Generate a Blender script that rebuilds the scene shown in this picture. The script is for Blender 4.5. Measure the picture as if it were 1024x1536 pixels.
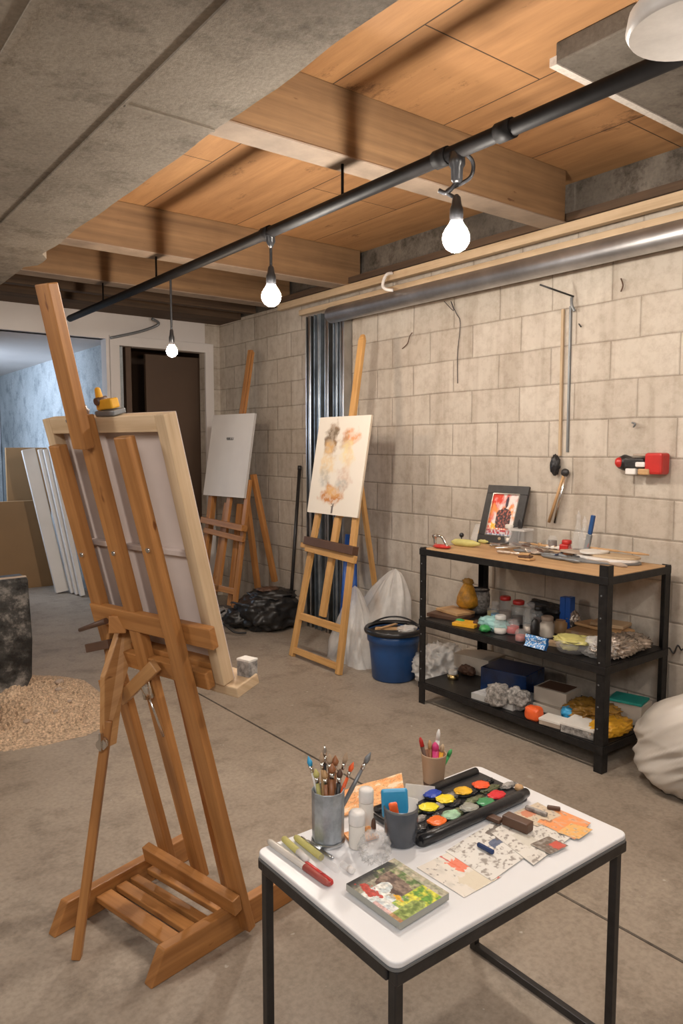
import bpy, bmesh, math, random
from mathutils import Vector, Matrix, noise
random.seed(7)
S = bpy.context.scene; COL = S.collection
for o in list(bpy.data.objects): bpy.data.objects.remove(o)
# ---------------------------------------------------------------- camera
EYE = Vector((0, 0, 1.45)); YAW = math.radians(37.5); PITCH = math.atan(98/1107)
cam = bpy.data.cameras.new('camera'); cam.sensor_fit = 'VERTICAL'; cam.sensor_height = 36; cam.lens = 36*1107/1536
cam.clip_start = .05
co = bpy.data.objects.new('camera', cam); COL.objects.link(co); co.location = EYE
co.rotation_euler = (math.pi/2-PITCH, 0, -YAW); S.camera = co
# ---------------------------------------------------------------- world, exposure
w = bpy.data.worlds.new('world'); S.world = w; w.use_nodes = True
w.node_tree.nodes['Background'].inputs[0].default_value = (.55, .62, .75, 1)
w.node_tree.nodes['Background'].inputs[1].default_value = .3
S.view_settings.view_transform = 'Standard'; S.view_settings.look = 'None'
S.view_settings.exposure = 0; S.view_settings.gamma = 1; S.view_settings.use_curve_mapping = False
BULB = 540; BULB_COL = (1, .92, .82)
def area(name, loc, target, size, power, col):
    l = bpy.data.lights.new(name, 'AREA'); l.shape = 'RECTANGLE'; l.size, l.size_y = size; l.energy = power; l.color = col
    o = bpy.data.objects.new(name, l); COL.objects.link(o); o.location = loc
    o.rotation_euler = (Vector(target)-Vector(loc)).to_track_quat('-Z', 'Y').to_euler()
area('camera_fill_light', (-.35, -.5, 2.4), (.5, 1.1, 0), (1.2, .6), 58, (1, .97, .95))  # added fill from behind the camera, no fixture modelled
area('left_fill_light', (-1.2, 2.6, 2.35), (3.2, 3.6, .9), (.3, 1.2), 36, (1, .93, .85))  # added fill from the unseen left side, brightens the block wall
area('passage_window_light', (.9, 8.3, 1.9), (2.3, 8.6, 1.5), (1.2, 1.0), 44, (.66, .80, 1))
# ---------------------------------------------------------------- where things stand
_F = Vector((math.sin(YAW)*math.cos(PITCH), math.cos(YAW)*math.cos(PITCH), -math.sin(PITCH)))
_R = Vector((math.cos(YAW), -math.sin(YAW), 0)); _U = _R.cross(_F)
def ray(x, y): return _F*1107 + _R*(x-512) - _U*(y-768)
def at(x, y, z, xmax=None):
    d = ray(x, y); p = EYE + d*((z-EYE.z)/d.z)
    if xmax is not None: p.x = min(p.x, xmax)
    return p
def atx(x, y, X): d = ray(x, y); return EYE + d*(X/d.x)
def aty(x, y, Y): d = ray(x, y); return EYE + d*(Y/d.y)
V = Vector
# ---------------------------------------------------------------- materials
def base(name):
    m = bpy.data.materials.new(name); m.use_nodes = True; nt = m.node_tree
    return m, nt, nt.nodes['Principled BSDF']
def rampnode(nt, stops):
    r = nt.nodes.new('ShaderNodeValToRGB'); e = r.color_ramp.elements
    e[0].position, e[0].color = stops[0][0], (*stops[0][1], 1); e[1].position, e[1].color = stops[-1][0], (*stops[-1][1], 1)
    for p, c in stops[1:-1]: x = e.new(p); x.color = (*c, 1)
    return r
def nz(nt, vec, scale, detail=5, rough=.6):
    n = nt.nodes.new('ShaderNodeTexNoise'); n.inputs['Scale'].default_value = scale; n.inputs['Detail'].default_value = detail
    n.inputs['Roughness'].default_value = rough
    if vec is not None: nt.links.new(vec, n.inputs['Vector'])
    return n.outputs['Fac']
def bump(nt, b, h, s, d=.01):
    n = nt.nodes.new('ShaderNodeBump'); n.inputs['Strength'].default_value = s; n.inputs['Distance'].default_value = d
    nt.links.new(h, n.inputs['Height']); nt.links.new(n.outputs[0], b.inputs['Normal'])
def mapv(nt, src, scale=(1,1,1), loc=(0,0,0)):
    m = nt.nodes.new('ShaderNodeMapping'); m.inputs['Scale'].default_value = scale; m.inputs['Location'].default_value = loc
    nt.links.new(src, m.inputs['Vector']); return m.outputs[0]
def coord(nt, k='Object'): return nt.nodes.new('ShaderNodeTexCoord').outputs[k]
def mixc(nt, fac, a, b, mode='MIX'):
    m = nt.nodes.new('ShaderNodeMix'); m.data_type = 'RGBA'; m.blend_type = mode
    for k, v in ((0, fac), (6, a), (7, b)):
        if isinstance(v, (int, float)): m.inputs[k].default_value = v
        elif isinstance(v, tuple): m.inputs[k].default_value = (*v, 1)
        else: nt.links.new(v, m.inputs[k])
    return m.outputs[2]
def mathn(nt, op, a, b=0., c=None):
    m = nt.nodes.new('ShaderNodeMath'); m.operation = op
    for i, v in enumerate((a, b) if c is None else (a, b, c)):
        if isinstance(v, (int, float)): m.inputs[i].default_value = v
        else: nt.links.new(v, m.inputs[i])
    return m.outputs[0]
def mat(name, col, rough=.5, metal=0, var=.12, scale=12, bmp=.1, spec=.5, sheen=0):
    m, nt, b = base(name); c = coord(nt)
    f = nz(nt, c, scale)
    r = rampnode(nt, [(.3, tuple(x*(1-var) for x in col)), (.7, tuple(min(1, x*(1+var)) for x in col))])
    nt.links.new(f, r.inputs[0]); nt.links.new(r.outputs[0], b.inputs['Base Color'])
    b.inputs['Roughness'].default_value = rough; b.inputs['Metallic'].default_value = metal
    b.inputs['Specular IOR Level'].default_value = spec
    if bmp: bump(nt, b, nz(nt, c, scale*4), bmp, .004)
    return m
def wood(name, dark, light, rough=.5, gs=1.0):
    m, nt, b = base(name); uv = coord(nt, 'UV')
    g = nz(nt, mapv(nt, uv, (1.6*gs, 38*gs, 1)), 1.0, 6, .65)
    r = rampnode(nt, [(.32, dark), (.5, tuple((a+c)/2 for a, c in zip(dark, light))), (.68, light)]); nt.links.new(g, r.inputs[0])
    k = nz(nt, mapv(nt, uv, (9, 26, 1)), 1.0, 2); kr = rampnode(nt, [(.70, (1,1,1)), (.76, (.45,.33,.25))]); nt.links.new(k, kr.inputs[0])
    d = nz(nt, mapv(nt, uv, (3, 3, 1)), 1.0, 3); dr = rampnode(nt, [(.3, (.8,.78,.75)), (.7, (1,1,1))]); nt.links.new(d, dr.inputs[0])
    c = mixc(nt, 1.0, r.outputs[0], kr.outputs[0], 'MULTIPLY'); c = mixc(nt, 1.0, c, dr.outputs[0], 'MULTIPLY')
    nt.links.new(c, b.inputs['Base Color']); b.inputs['Roughness'].default_value = rough
    bump(nt, b, g, .15, .003); return m
def clear(name, col=(.9,.92,.92), alpha=.35, rough=.15, trans=0):
    m = mat(name, col, rough, var=.1, scale=20, bmp=.3); b = m.node_tree.nodes['Principled BSDF']
    b.inputs['Alpha'].default_value = alpha; b.inputs['Transmission Weight'].default_value = trans
    return m
def attrmat(name, rough=.6):
    m, nt, b = base(name); a = nt.nodes.new('ShaderNodeVertexColor'); a.layer_name = 'Col'
    nt.links.new(a.outputs[0], b.inputs['Base Color']); b.inputs['Roughness'].default_value = rough
    bump(nt, b, nz(nt, coord(nt), 120), .15, .002); return m
M = {}
def concrete(name, a, b_, dark, rough=.8, seams=None, bs=.25, spec=.3):
    m, nt, b = base(name); c = coord(nt)
    n1 = nz(nt, c, 1.1, 8, .65); r = rampnode(nt, [(.33, a), (.66, b_)]); nt.links.new(n1, r.inputs[0])
    n2 = nz(nt, mapv(nt, c, (1,1,1), (5,3,1)), 5, 8, .75); r2 = rampnode(nt, [(.36, dark), (.5, (1,1,1))]); nt.links.new(n2, r2.inputs[0])
    col = mixc(nt, 1.0, r.outputs[0], r2.outputs[0], 'MULTIPLY')
    n3 = nz(nt, c, 60, 3); r3 = rampnode(nt, [(.35, (.82,.82,.82)), (.6, (1,1,1))]); nt.links.new(n3, r3.inputs[0])
    col = mixc(nt, 1.0, col, r3.outputs[0], 'MULTIPLY')
    nt.links.new(col, b.inputs['Base Color']); b.inputs['Roughness'].default_value = rough; b.inputs['Specular IOR Level'].default_value = spec
    bump(nt, b, nz(nt, c, 30, 8, .7), bs, .01); return m
# floor : worn concrete with pale paint splashes
def floor_mat():
    m = concrete('floor_concrete', (.31,.252,.198), (.43,.36,.288), (.72,.71,.70), .5, spec=.35, bs=.08); nt = m.node_tree; b = nt.nodes['Principled BSDF']
    src = b.inputs['Base Color'].links[0].from_socket; c = coord(nt)
    s = nz(nt, mapv(nt, c, (1,1,1), (2,9,0)), 2.7, 3, .5); r = rampnode(nt, [(.715, (0,0,0)), (.735, (1,1,1))]); nt.links.new(s, r.inputs[0])
    s2 = nz(nt, c, 22, 2); r2 = rampnode(nt, [(.745, (0,0,0)), (.765, (1,1,1))]); nt.links.new(s2, r2.inputs[0])
    f = mixc(nt, 1.0, r.outputs[0], r2.outputs[0], 'ADD')
    f = mathn(nt, 'MULTIPLY', f, .55)
    nt.links.new(mixc(nt, f, src, (.62,.59,.54)), b.inputs['Base Color']); return m
M['floor'] = floor_mat()
M['slab'] = concrete('slab_concrete', (.22,.185,.145), (.335,.29,.235), (.62,.6,.57), .85, bs=.35)
M['grey_wall'] = concrete('passage_concrete', (.36,.40,.42), (.56,.60,.62), (.6,.62,.64), .8, bs=.4)
M['plain_wall'] = concrete('plain_wall', (.52,.47,.42), (.6,.55,.5), (.9,.9,.9), .85)
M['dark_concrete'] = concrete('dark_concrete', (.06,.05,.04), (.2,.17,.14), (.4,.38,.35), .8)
M['white_wall'] = mat('white_plaster', (.70,.65,.62), .7, var=.05, scale=2)
def block_mat(name, horiz='Y'):
    m, nt, b = base(name); c = coord(nt)
    sp = nt.nodes.new('ShaderNodeSeparateXYZ'); nt.links.new(c, sp.inputs[0]); cb = nt.nodes.new('ShaderNodeCombineXYZ')
    nt.links.new(sp.outputs[horiz], cb.inputs[0]); nt.links.new(sp.outputs['Z'], cb.inputs[1])
    # small wobble keeps the joints hand-laid
    wob = nt.nodes.new('ShaderNodeTexNoise'); wob.inputs['Scale'].default_value = 2.2; nt.links.new(c, wob.inputs['Vector'])
    off = nt.nodes.new('ShaderNodeVectorMath'); off.operation = 'MULTIPLY_ADD'; off.inputs[1].default_value = (.016,.016,0)
    nt.links.new(wob.outputs['Color'], off.inputs[0]); nt.links.new(cb.outputs[0], off.inputs[2])
    def brick(ms, smooth):
        k = nt.nodes.new('ShaderNodeTexBrick'); k.inputs['Scale'].default_value = 1; k.inputs['Brick Width'].default_value = .37
        k.inputs['Row Height'].default_value = .2; k.inputs['Mortar Size'].default_value = ms; k.inputs['Mortar Smooth'].default_value = smooth
        k.offset = .43; k.inputs['Bias'].default_value = 0
        k.inputs['Color1'].default_value = (.55,.485,.41,1); k.inputs['Color2'].default_value = (.635,.57,.49,1); k.inputs['Mortar'].default_value = (.40,.345,.285,1)
        nt.links.new(off.outputs[0], k.inputs['Vector']); return k
    k = brick(.0035, .35)
    n1 = nz(nt, c, 1.6, 6, .6); r1 = rampnode(nt, [(.3, (.83,.81,.79)), (.65, (1,1,1))]); nt.links.new(n1, r1.inputs[0])
    n2 = nz(nt, c, 14, 8, .75); r2 = rampnode(nt, [(.33, (.80,.77,.74)), (.55, (1,1,1))]); nt.links.new(n2, r2.inputs[0])
    st = nz(nt, mapv(nt, c, (9, 9, .7)), 1, 3); r3 = rampnode(nt, [(.36, (.86,.84,.82)), (.5, (1,1,1))]); nt.links.new(st, r3.inputs[0])
    col = mixc(nt, 1.0, k.outputs['Color'], r1.outputs[0], 'MULTIPLY'); col = mixc(nt, 1.0, col, r2.outputs[0], 'MULTIPLY'); col = mixc(nt, 1.0, col, r3.outputs[0], 'MULTIPLY')
    nt.links.new(col, b.inputs['Base Color']); b.inputs['Roughness'].default_value = .75; b.inputs['Specular IOR Level'].default_value = .3
    k2 = brick(.009, .9)
    h = mathn(nt, 'SUBTRACT', mathn(nt, 'MULTIPLY', nz(nt, c, 40, 6, .7), .25), k2.outputs['Fac'])
    bump(nt, b, h, .55, .008); return m
M['block'] = block_mat('painted_block'); M['block_x'] = block_mat('painted_block_far', 'X')
def deck_mat():
    m, nt, b = base('ceiling_plywood'); c = coord(nt)
    sp = mapv(nt, c, (1,1,1), (.02,.5,0)); sw = nt.nodes.new('ShaderNodeSeparateXYZ'); nt.links.new(sp, sw.inputs[0])
    cb = nt.nodes.new('ShaderNodeCombineXYZ'); nt.links.new(sw.outputs[1], cb.inputs[0]); nt.links.new(sw.outputs[0], cb.inputs[1])
    k = nt.nodes.new('ShaderNodeTexBrick'); k.inputs['Scale'].default_value = 1; k.inputs['Brick Width'].default_value = 2.4; k.inputs['Row Height'].default_value = .61
    k.inputs['Mortar Size'].default_value = .0035; k.inputs['Mortar Smooth'].default_value = .3; k.offset = .37
    k.inputs['Color1'].default_value = (.36,.19,.082,1); k.inputs['Color2'].default_value = (.42,.228,.098,1); k.inputs['Mortar'].default_value = (.05,.025,.01,1)
    nt.links.new(cb.outputs[0], k.inputs['Vector'])
    g = nz(nt, mapv(nt, c, (16,1.6,16)), 1, 7, .65); r = rampnode(nt, [(.3, (.72,.66,.6)), (.65, (1.08,1.05,1))]); nt.links.new(g, r.inputs[0])
    s = nz(nt, mapv(nt, c, (3,1.4,3)), 1.4, 8, .8); r2 = rampnode(nt, [(.30, (.28,.22,.18)), (.41, (1,1,1))]); nt.links.new(s, r2.inputs[0])
    col = mixc(nt, 1.0, k.outputs['Color'], r.outputs[0], 'MULTIPLY'); col = mixc(nt, 1.0, col, r2.outputs[0], 'MULTIPLY')
    nt.links.new(col, b.inputs['Base Color']); b.inputs['Roughness'].default_value = .7; bump(nt, b, g, .2, .004); return m
M['deck'] = deck_mat()
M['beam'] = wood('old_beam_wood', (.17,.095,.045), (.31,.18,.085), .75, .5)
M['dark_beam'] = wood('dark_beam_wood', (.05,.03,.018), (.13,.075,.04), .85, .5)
M['pine'] = wood('pine_batten', (.46,.33,.2), (.62,.47,.31), .6)
M['easel'] = wood('easel_wood', (.33,.135,.037), (.54,.25,.08), .42)
M['easel_worn'] = wood('easel_worn_wood', (.42,.20,.07), (.62,.34,.14), .45)
M['easel_yellow'] = wood('easel_beech', (.50,.26,.08), (.74,.43,.16), .45)
M['stretcher'] = wood('stretcher_wood', (.55,.38,.22), (.73,.55,.36), .55)
M['cork'] = wood('shelf_board', (.45,.26,.12), (.6,.38,.19), .55)
M['canvas_back'] = mat('canvas_back', (.60,.50,.45), .85, var=.05, scale=6, bmp=.2)
M['white'] = mat('white_board', (.78,.74,.70), .6, var=.03, scale=4)
M['tabletop'] = mat('white_laminate', (.77,.765,.775), .3, var=.02, scale=5, bmp=.02)
M['paper'] = mat('paper_white', (.74,.70,.64), .8, var=.05)
M['black'] = mat('black_metal', (.022,.02,.02), .4, var=.4, scale=20, bmp=.1)
M['black_worn'] = mat('black_worn_steel', (.014,.013,.013), .42, spec=.3, var=.5, scale=30, bmp=.2)
M['black_plastic'] = mat('black_plastic', (.02,.02,.022), .28, var=.3, scale=14, bmp=.3)
M['fabric_black'] = mat('black_nylon', (.018,.017,.017), .33, var=.5, scale=16, bmp=.6)
M['steel'] = mat('galvanised_steel', (.50,.51,.52), .28, 1, var=.2, scale=7, bmp=.03)
M['pipe_steel'] = mat('duct_steel', (.55,.55,.56), .4, .95, var=.2, scale=5, bmp=.05)
M['bluesteel'] = mat('blue_tinted_stud', (.30,.35,.40), .35, .8, var=.4, scale=6)
M['chrome'] = mat('chrome', (.75,.73,.7), .18, 1, var=.05)
M['brass'] = mat('brass', (.62,.45,.2), .3, 1)
M['pipe'] = mat('black_pipe', (.010,.009,.009), .6, var=.4, scale=8, spec=.12, bmp=0)
M['dusty'] = mat('dusty_joist_edge', (.27,.20,.145), .85, var=.25, scale=5, bmp=.3)
M['blue'] = mat('blue_plastic', (.015,.07,.22), .35, var=.15, scale=6)
M['navy'] = mat('navy_box', (.01,.03,.10), .25, var=.6, scale=7)
M['royal'] = mat('royal_blue', (.02,.10,.42), .4)
M['card'] = mat('cardboard', (.42,.29,.17), .8, var=.08, scale=4)
M['cardgrey'] = mat('grey_carton', (.50,.44,.37), .75, var=.1, scale=6)
M['cardbrown'] = mat('brown_panel', (.31,.18,.08), .7, var=.1, scale=2)
M['red'] = mat('red_plastic', (.50,.025,.02), .35)
M['dullred'] = mat('dull_red', (.36,.075,.06), .45)
M['orange'] = mat('orange_plastic', (.85,.13,.03), .4)
M['yellow'] = mat('yellow_plastic', (.78,.40,.03), .4)
M['green'] = mat('green_plastic', (.05,.32,.09), .4)
M['teal'] = mat('teal_plastic', (.01,.26,.22), .4)
M['ltblue'] = mat('light_blue_plastic', (.04,.33,.60), .35)
M['pink'] = mat('pink_plastic', (.66,.05,.20), .4)
M['brown'] = mat('dark_brown', (.10,.05,.03), .5)
M['tan'] = mat('tan_handle', (.5,.3,.14), .45)
M['brushwood'] = mat('brush_handle_wood', (.30,.12,.05), .4)
M['grey'] = mat('grey_metal', (.22,.23,.24), .4, .5)
M['bristle'] = mat('brush_bristle', (.42,.30,.2), .9, bmp=.5, scale=60)
M['sack'] = mat('sack_plastic', (.60,.55,.49), .35, var=.08, scale=3, bmp=.2)
M['sand'] = mat('sand', (.56,.41,.28), .95, var=.6, scale=75, bmp=1)
M['pebble'] = mat('pebble', (.42,.33,.26), .8, var=.2)
m, nt, b = base('mottled_stone'); c = coord(nt); rr = rampnode(nt, [(.42, (.008,.008,.008)), (.52, (.05,.048,.045)), (.68, (.34,.31,.28))]); nt.links.new(nz(nt, c, 5.5, 9, .7), rr.inputs[0])
nt.links.new(rr.outputs[0], b.inputs['Base Color']); b.inputs['Roughness'].default_value = .4; bump(nt, b, nz(nt, c, 9, 6), .6, .02); M['stone'] = m
M['kraft'] = mat('kraft_cup', (.46,.31,.20), .75, var=.06)
M['yellowgreen'] = mat('yellow_green_wrap', (.52,.47,.16), .6, var=.2)
M['plastic'] = clear('clear_plastic', (.80,.80,.80), .2, .1)
M['film'] = clear('plastic_sheeting', (.85,.83,.80), .5, .3)
M['glass'] = clear('clear_glass', (.8,.83,.83), .17, .04)
M['smoke'] = clear('smoked_glass', (.10,.11,.13), .82, .08)
M['amber2'] = mat('amber_sheet', (.62,.30,.03), .3, var=.5, scale=22, bmp=.8)
M['amber'] = clear('amber_plastic', (.42,.22,.04), .85, .25)
M['news'] = mat('printed_paper', (.27,.25,.23), .8, var=.75, scale=55, bmp=.3)
M['foil'] = mat('crumpled_foil', (.55,.47,.4), .25, .7, var=.4, scale=16, bmp=.8)
M['label'] = attrmat('painted_surface')
M['ink'] = mat('ink', (.06,.05,.05), .6)
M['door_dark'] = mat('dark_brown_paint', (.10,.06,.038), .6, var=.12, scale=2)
M['cap'] = mat('cap_white', (.76,.73,.70), .4)
m, nt, b = base('lit_bulb'); b.inputs['Base Color'].default_value = (1,1,1,1)
b.inputs['Emission Color'].default_value = (*BULB_COL, 1); b.inputs['Emission Strength'].default_value = BULB; M['bulb'] = m
m, nt, b = base('lit_bulb_dim'); b.inputs['Emission Color'].default_value = (1,.8,.62,1); b.inputs['Emission Strength'].default_value = BULB*.9; M['bulb_dim'] = m
# ---------------------------------------------------------------- mesh helper
class B:
    def __init__(s): s.bm = bmesh.new(); s.uv = s.bm.loops.layers.uv.new('UV')
    def _box(s, c, ax, sz, taper=None):
        """c centre, ax three unit axes, sz full sizes; grain runs along the longest side"""
        vs = []; hx, hy, hz = [k/2 for k in sz]; loc = []
        for i in (-1,1):
            for j in (-1,1):
                for k in (-1,1):
                    t = 1 if not taper else (taper if i > 0 else 1)
                    l = (i*hx, j*hy*t, k*hz*t); loc.append(l)
                    vs.append(s.bm.verts.new(c + ax[0]*l[0] + ax[1]*l[1] + ax[2]*l[2]))
        L = max(range(3), key=lambda q: sz[q]); o = [q for q in range(3) if q != L]; sd = random.random()*50
        for f in ((0,1,3,2),(4,6,7,5),(0,4,5,1),(2,3,7,6),(0,2,6,4),(1,5,7,3)):
            fc = s.bm.faces.new([vs[i] for i in f])
            for lp, i in zip(fc.loops, f):
                l = loc[i]; lp[s.uv].uv = (l[L]+sd, l[o[0]]+l[o[1]]+sd*.37)
        return s
    def box(s, c, sz, rz=0, taper=None):
        c = V(c); a = V((math.cos(rz), math.sin(rz), 0)); return s._box(c, (a, V((-a.y, a.x, 0)), V((0,0,1))), sz, taper)
    def bar(s, p0, p1, w, d, side=None, taper=None):
        """member from p0 to p1, w wide along `side`, d deep across"""
        p0, p1 = V(p0), V(p1); t = (p1-p0); L = t.length; t.normalize()
        side = V(side) if side is not None else (V((0,0,1)) if abs(t.z) < .9 else V((1,0,0)))
        side = (side - t*side.dot(t)).normalized(); n = t.cross(side)
        return s._box((p0+p1)/2, (t, side, n), (L, w, d), taper)
    def rings(s, pts, radii, seg=14, cap=True, flat=None):
        """loft of rings along pts (tube / lathe)"""
        pts = [V(p) for p in pts]; prev = None; R = []
        for i, p in enumerate(pts):
            t = (pts[min(i+1, len(pts)-1)] - pts[max(i-1, 0)])
            if t.length < 1e-9: t = V((0,0,1))
            t.normalize()
            if prev is None: prev = V((1,0,0)) if abs(t.x) < .8 else V((0,1,0))
            a = prev - t*prev.dot(t); a = a.normalized() if a.length > 1e-6 else t.orthogonal().normalized(); b_ = t.cross(a); prev = a
            r = radii[i] if isinstance(radii, (list, tuple)) else radii
            R.append([s.bm.verts.new(p + (a*math.cos(2*math.pi*k/seg) + b_*math.sin(2*math.pi*k/seg))*r) for k in range(seg)])
        for i in range(len(R)-1):
            for k in range(seg):
                f = s.bm.faces.new((R[i][k], R[i][(k+1)%seg], R[i+1][(k+1)%seg], R[i+1][k])); f.smooth = True
                for lp, (u, v_) in zip(f.loops, ((i, k), (i, k+1), (i+1, k+1), (i+1, k))): lp[s.uv].uv = (u*.1, v_*.02)
        if cap:
            for r_ in (R[0][::-1], R[-1]): s.bm.faces.new(r_)
        return s
    def cyl(s, p0, p1, r0, r1=None, seg=16, cap=True): return s.rings([p0, p1], [r0, r0 if r1 is None else r1], seg, cap)
    def lathe(s, o, prof, seg=20, cap=True):
        """prof = [(r, z)] turned about vertical through o"""
        o = V(o); R = [[s.bm.verts.new(o + V((r*math.cos(2*math.pi*k/seg), r*math.sin(2*math.pi*k/seg), z))) for k in range(seg)] for r, z in prof]
        for i in range(len(R)-1):
            for k in range(seg):
                f = s.bm.faces.new((R[i][k], R[i][(k+1)%seg], R[i+1][(k+1)%seg], R[i+1][k])); f.smooth = True
        if cap:
            for r_ in (R[0][::-1], R[-1]): s.bm.faces.new(r_)
        return s
    def tube(s, pts, r, seg=8, n=6):
        """smooth tube through pts"""
        P = [V(p) for p in pts]; out = []
        for i in range(len(P)-1):
            a, b_, c, d = P[max(i-1,0)], P[i], P[i+1], P[min(i+2, len(P)-1)]
            for k in range(n):
                t = k/n; out.append(.5*((2*b_) + (c-a)*t + (2*a-5*b_+4*c-d)*t*t + (3*b_-a-3*c+d)*t**3))
        out.append(P[-1]); return s.rings(out, r, seg)
    def blob(s, c, rad, amp=.2, fr=3., sub=4, seed=0, flat=True, ridge=False, sq=1.):
        """crumpled lump resting on the level c.z"""
        c = V(c); rad = V(rad); bm2 = bmesh.new(); bmesh.ops.create_icosphere(bm2, subdivisions=sub, radius=1)
        off = V((seed*7.3, seed*3.1, seed*1.7)); mp = {}
        for v in bm2.verts:
            d = v.co.copy()
            if sq != 1: d = V([math.copysign(abs(k)**sq, k) for k in d])
            n = noise.noise(d*fr+off)*.6 + noise.noise(d*fr*2.3+off)*.3
            if ridge: n = .5 - abs(n)*2.2 + .3*noise.noise(d*fr*5+off)
            q = d*(1+amp*n); q = V((q.x*rad.x, q.y*rad.y, q.z*rad.z + rad.z*.9))
            if flat and q.z < 0: q.z = 0.0
            mp[v] = s.bm.verts.new(c+q)
        for f in bm2.faces: s.bm.faces.new([mp[v] for v in f.verts]).smooth = not ridge or True
        bm2.free(); return s
    def prism(s, pts, ext):
        """closed outline pts swept by vector ext"""
        ext = V(ext); a = [s.bm.verts.new(V(p)) for p in pts]; b_ = [s.bm.verts.new(V(p)+ext) for p in pts]; n = len(a)
        sd = random.random()*9; fs = [s.bm.faces.new(a[::-1]), s.bm.faces.new(b_)]
        for i in range(n): fs.append(s.bm.faces.new((a[i], a[(i+1)%n], b_[(i+1)%n], b_[i])))
        ax = (V(pts[1])-V(pts[0])).normalized(); e = ext.normalized(); o = V(pts[0]); u3 = ax.cross(e)
        for f in fs:
            for lp in f.loops: q = lp.vert.co-o; lp[s.uv].uv = (q.dot(ax)+sd, q.dot(e)+q.dot(u3)+sd)
        return s
    def make(s, name, m, root=None, bevel=0, origin=None, solid=0):
        o0 = root.matrix_world.translation if root and root.type == 'EMPTY' else (V(root['_o']) if root else V(origin or (0,0,0)))
        bmesh.ops.recalc_face_normals(s.bm, faces=s.bm.faces)
        for v in s.bm.verts: v.co -= o0
        me = bpy.data.meshes.new(name); s.bm.to_mesh(me); s.bm.free(); me.materials.append(M[m] if isinstance(m, str) else m)
        o = bpy.data.objects.new(name, me); COL.objects.link(o)
        if root: o.parent = root
        else: o.location = o0
        o['_o'] = tuple(o0)
        if bevel:
            k = o.modifiers.new('bevel', 'BEVEL'); k.width = bevel; k.segments = 2; k.limit_method = 'ANGLE'
        if solid:
            k = o.modifiers.new('solid', 'SOLIDIFY'); k.thickness = solid
        return o
def thing(name, label, cat, loc, group=None):
    o = bpy.data.objects.new(name, None); COL.objects.link(o); o.location = V(loc); o.empty_display_size = .05
    o.matrix_world = Matrix.Translation(V(loc)); o['label'] = label; o['category'] = cat
    if group: o['group'] = group
    return o
def solo(b, name, m, label, cat, loc, group=None, bevel=0, solid=0):
    o = b.make(name, m, origin=loc, bevel=bevel, solid=solid); o['label'] = label; o['category'] = cat
    if group: o['group'] = group
    return o
def lab(o, t): o['label'] = t; return o
def struct(b, name, m, bevel=0):
    o = b.make(name, m, bevel=bevel); o['kind'] = 'structure'; return o
def painted(name, O, U, W_, nu, nv, fn, root=None, thick=.002, side=(.7,.68,.63), label=None, cat=None, group=None, m='label', warp=0):
    """a sheet spanned by U and W_ from corner O, its picture computed point by point by fn(u,v)"""
    O, U, W_ = V(O), V(U), V(W_); n = U.cross(W_).normalized(); o0 = root.matrix_world.translation if root and root.type == 'EMPTY' else (V(root['_o']) if root else O)
    vs = []; cs = []; fs = []
    for j in range(nv+1):
        for i in range(nu+1):
            u, v = i/nu, j/nv; wv = n*(warp*noise.noise(V((u*2.5, v*2.5, O.x*9)))) if warp else V((0,0,0))
            vs.append(O+U*u+W_*v+n*thick+wv-o0); cs.append((*fn(u, v), 1))
    for j in range(nv):
        for i in range(nu): a = j*(nu+1)+i; fs.append((a, a+1, a+nu+2, a+nu+1))
    rim = [i for i in range(nu+1)] + [j*(nu+1)+nu for j in range(1, nv+1)] + [nv*(nu+1)+i for i in range(nu-1, -1, -1)] + [j*(nu+1) for j in range(nv-1, 0, -1)]
    k0 = len(vs)
    for r in rim: vs.append(vs[r].copy()); cs.append((*side, 1))
    for r in rim: vs.append(vs[r]-n*thick); cs.append((*side, 1))
    q = len(rim)
    for i in range(q): fs.append((k0+i, k0+q+i, k0+q+(i+1)%q, k0+(i+1)%q))
    fs.append([k0+q+i for i in range(q)][::-1])
    me = bpy.data.meshes.new(name); me.from_pydata(vs, [], fs); ca = me.color_attributes.new('Col', 'FLOAT_COLOR', 'POINT')
    for i, c in enumerate(cs): ca.data[i].color = c
    me.materials.append(M[m]); ob = bpy.data.objects.new(name, me); COL.objects.link(ob); ob['_o'] = tuple(o0)
    if root: ob.parent = root
    else: ob.location = O
    if label: ob['label'] = label
    if cat: ob['category'] = cat
    if group: ob['group'] = group
    return ob
def fb(x, y, s=0, o=4):
    return sum(noise.noise(V((x*2**k+s*5.1, y*2**k-s*3.3, s)))/2**k for k in range(o))
def mixt(a, b_, t): t = max(0, min(1, t)); return tuple(x*(1-t)+y*t for x, y in zip(a, b_))
# ================================================================ SETTING
W = 3.44; FY = 6.40; top = 2.86
struct(B().box((.72, 4.1, -.05), (5.76, 13.4, .1)), 'floor', 'floor')
struct(B().box((W+.1, 1.9, 1.31), (.2, 9.0, 2.62)), 'wall_right', 'block')
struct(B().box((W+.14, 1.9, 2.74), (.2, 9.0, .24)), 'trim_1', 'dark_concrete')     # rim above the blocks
struct(B().box((-2.1, 1.9, 1.43), (.2, 9.0, 2.86)), 'wall_left', 'plain_wall')
struct(B().box((.7, -2.55, 1.43), (5.6, .2, 2.86)), 'wall_back', 'plain_wall')
struct(B().box((.7, 4.1, top+.03), (5.7, 13.4, .06)), 'ceiling', 'deck')
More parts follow.
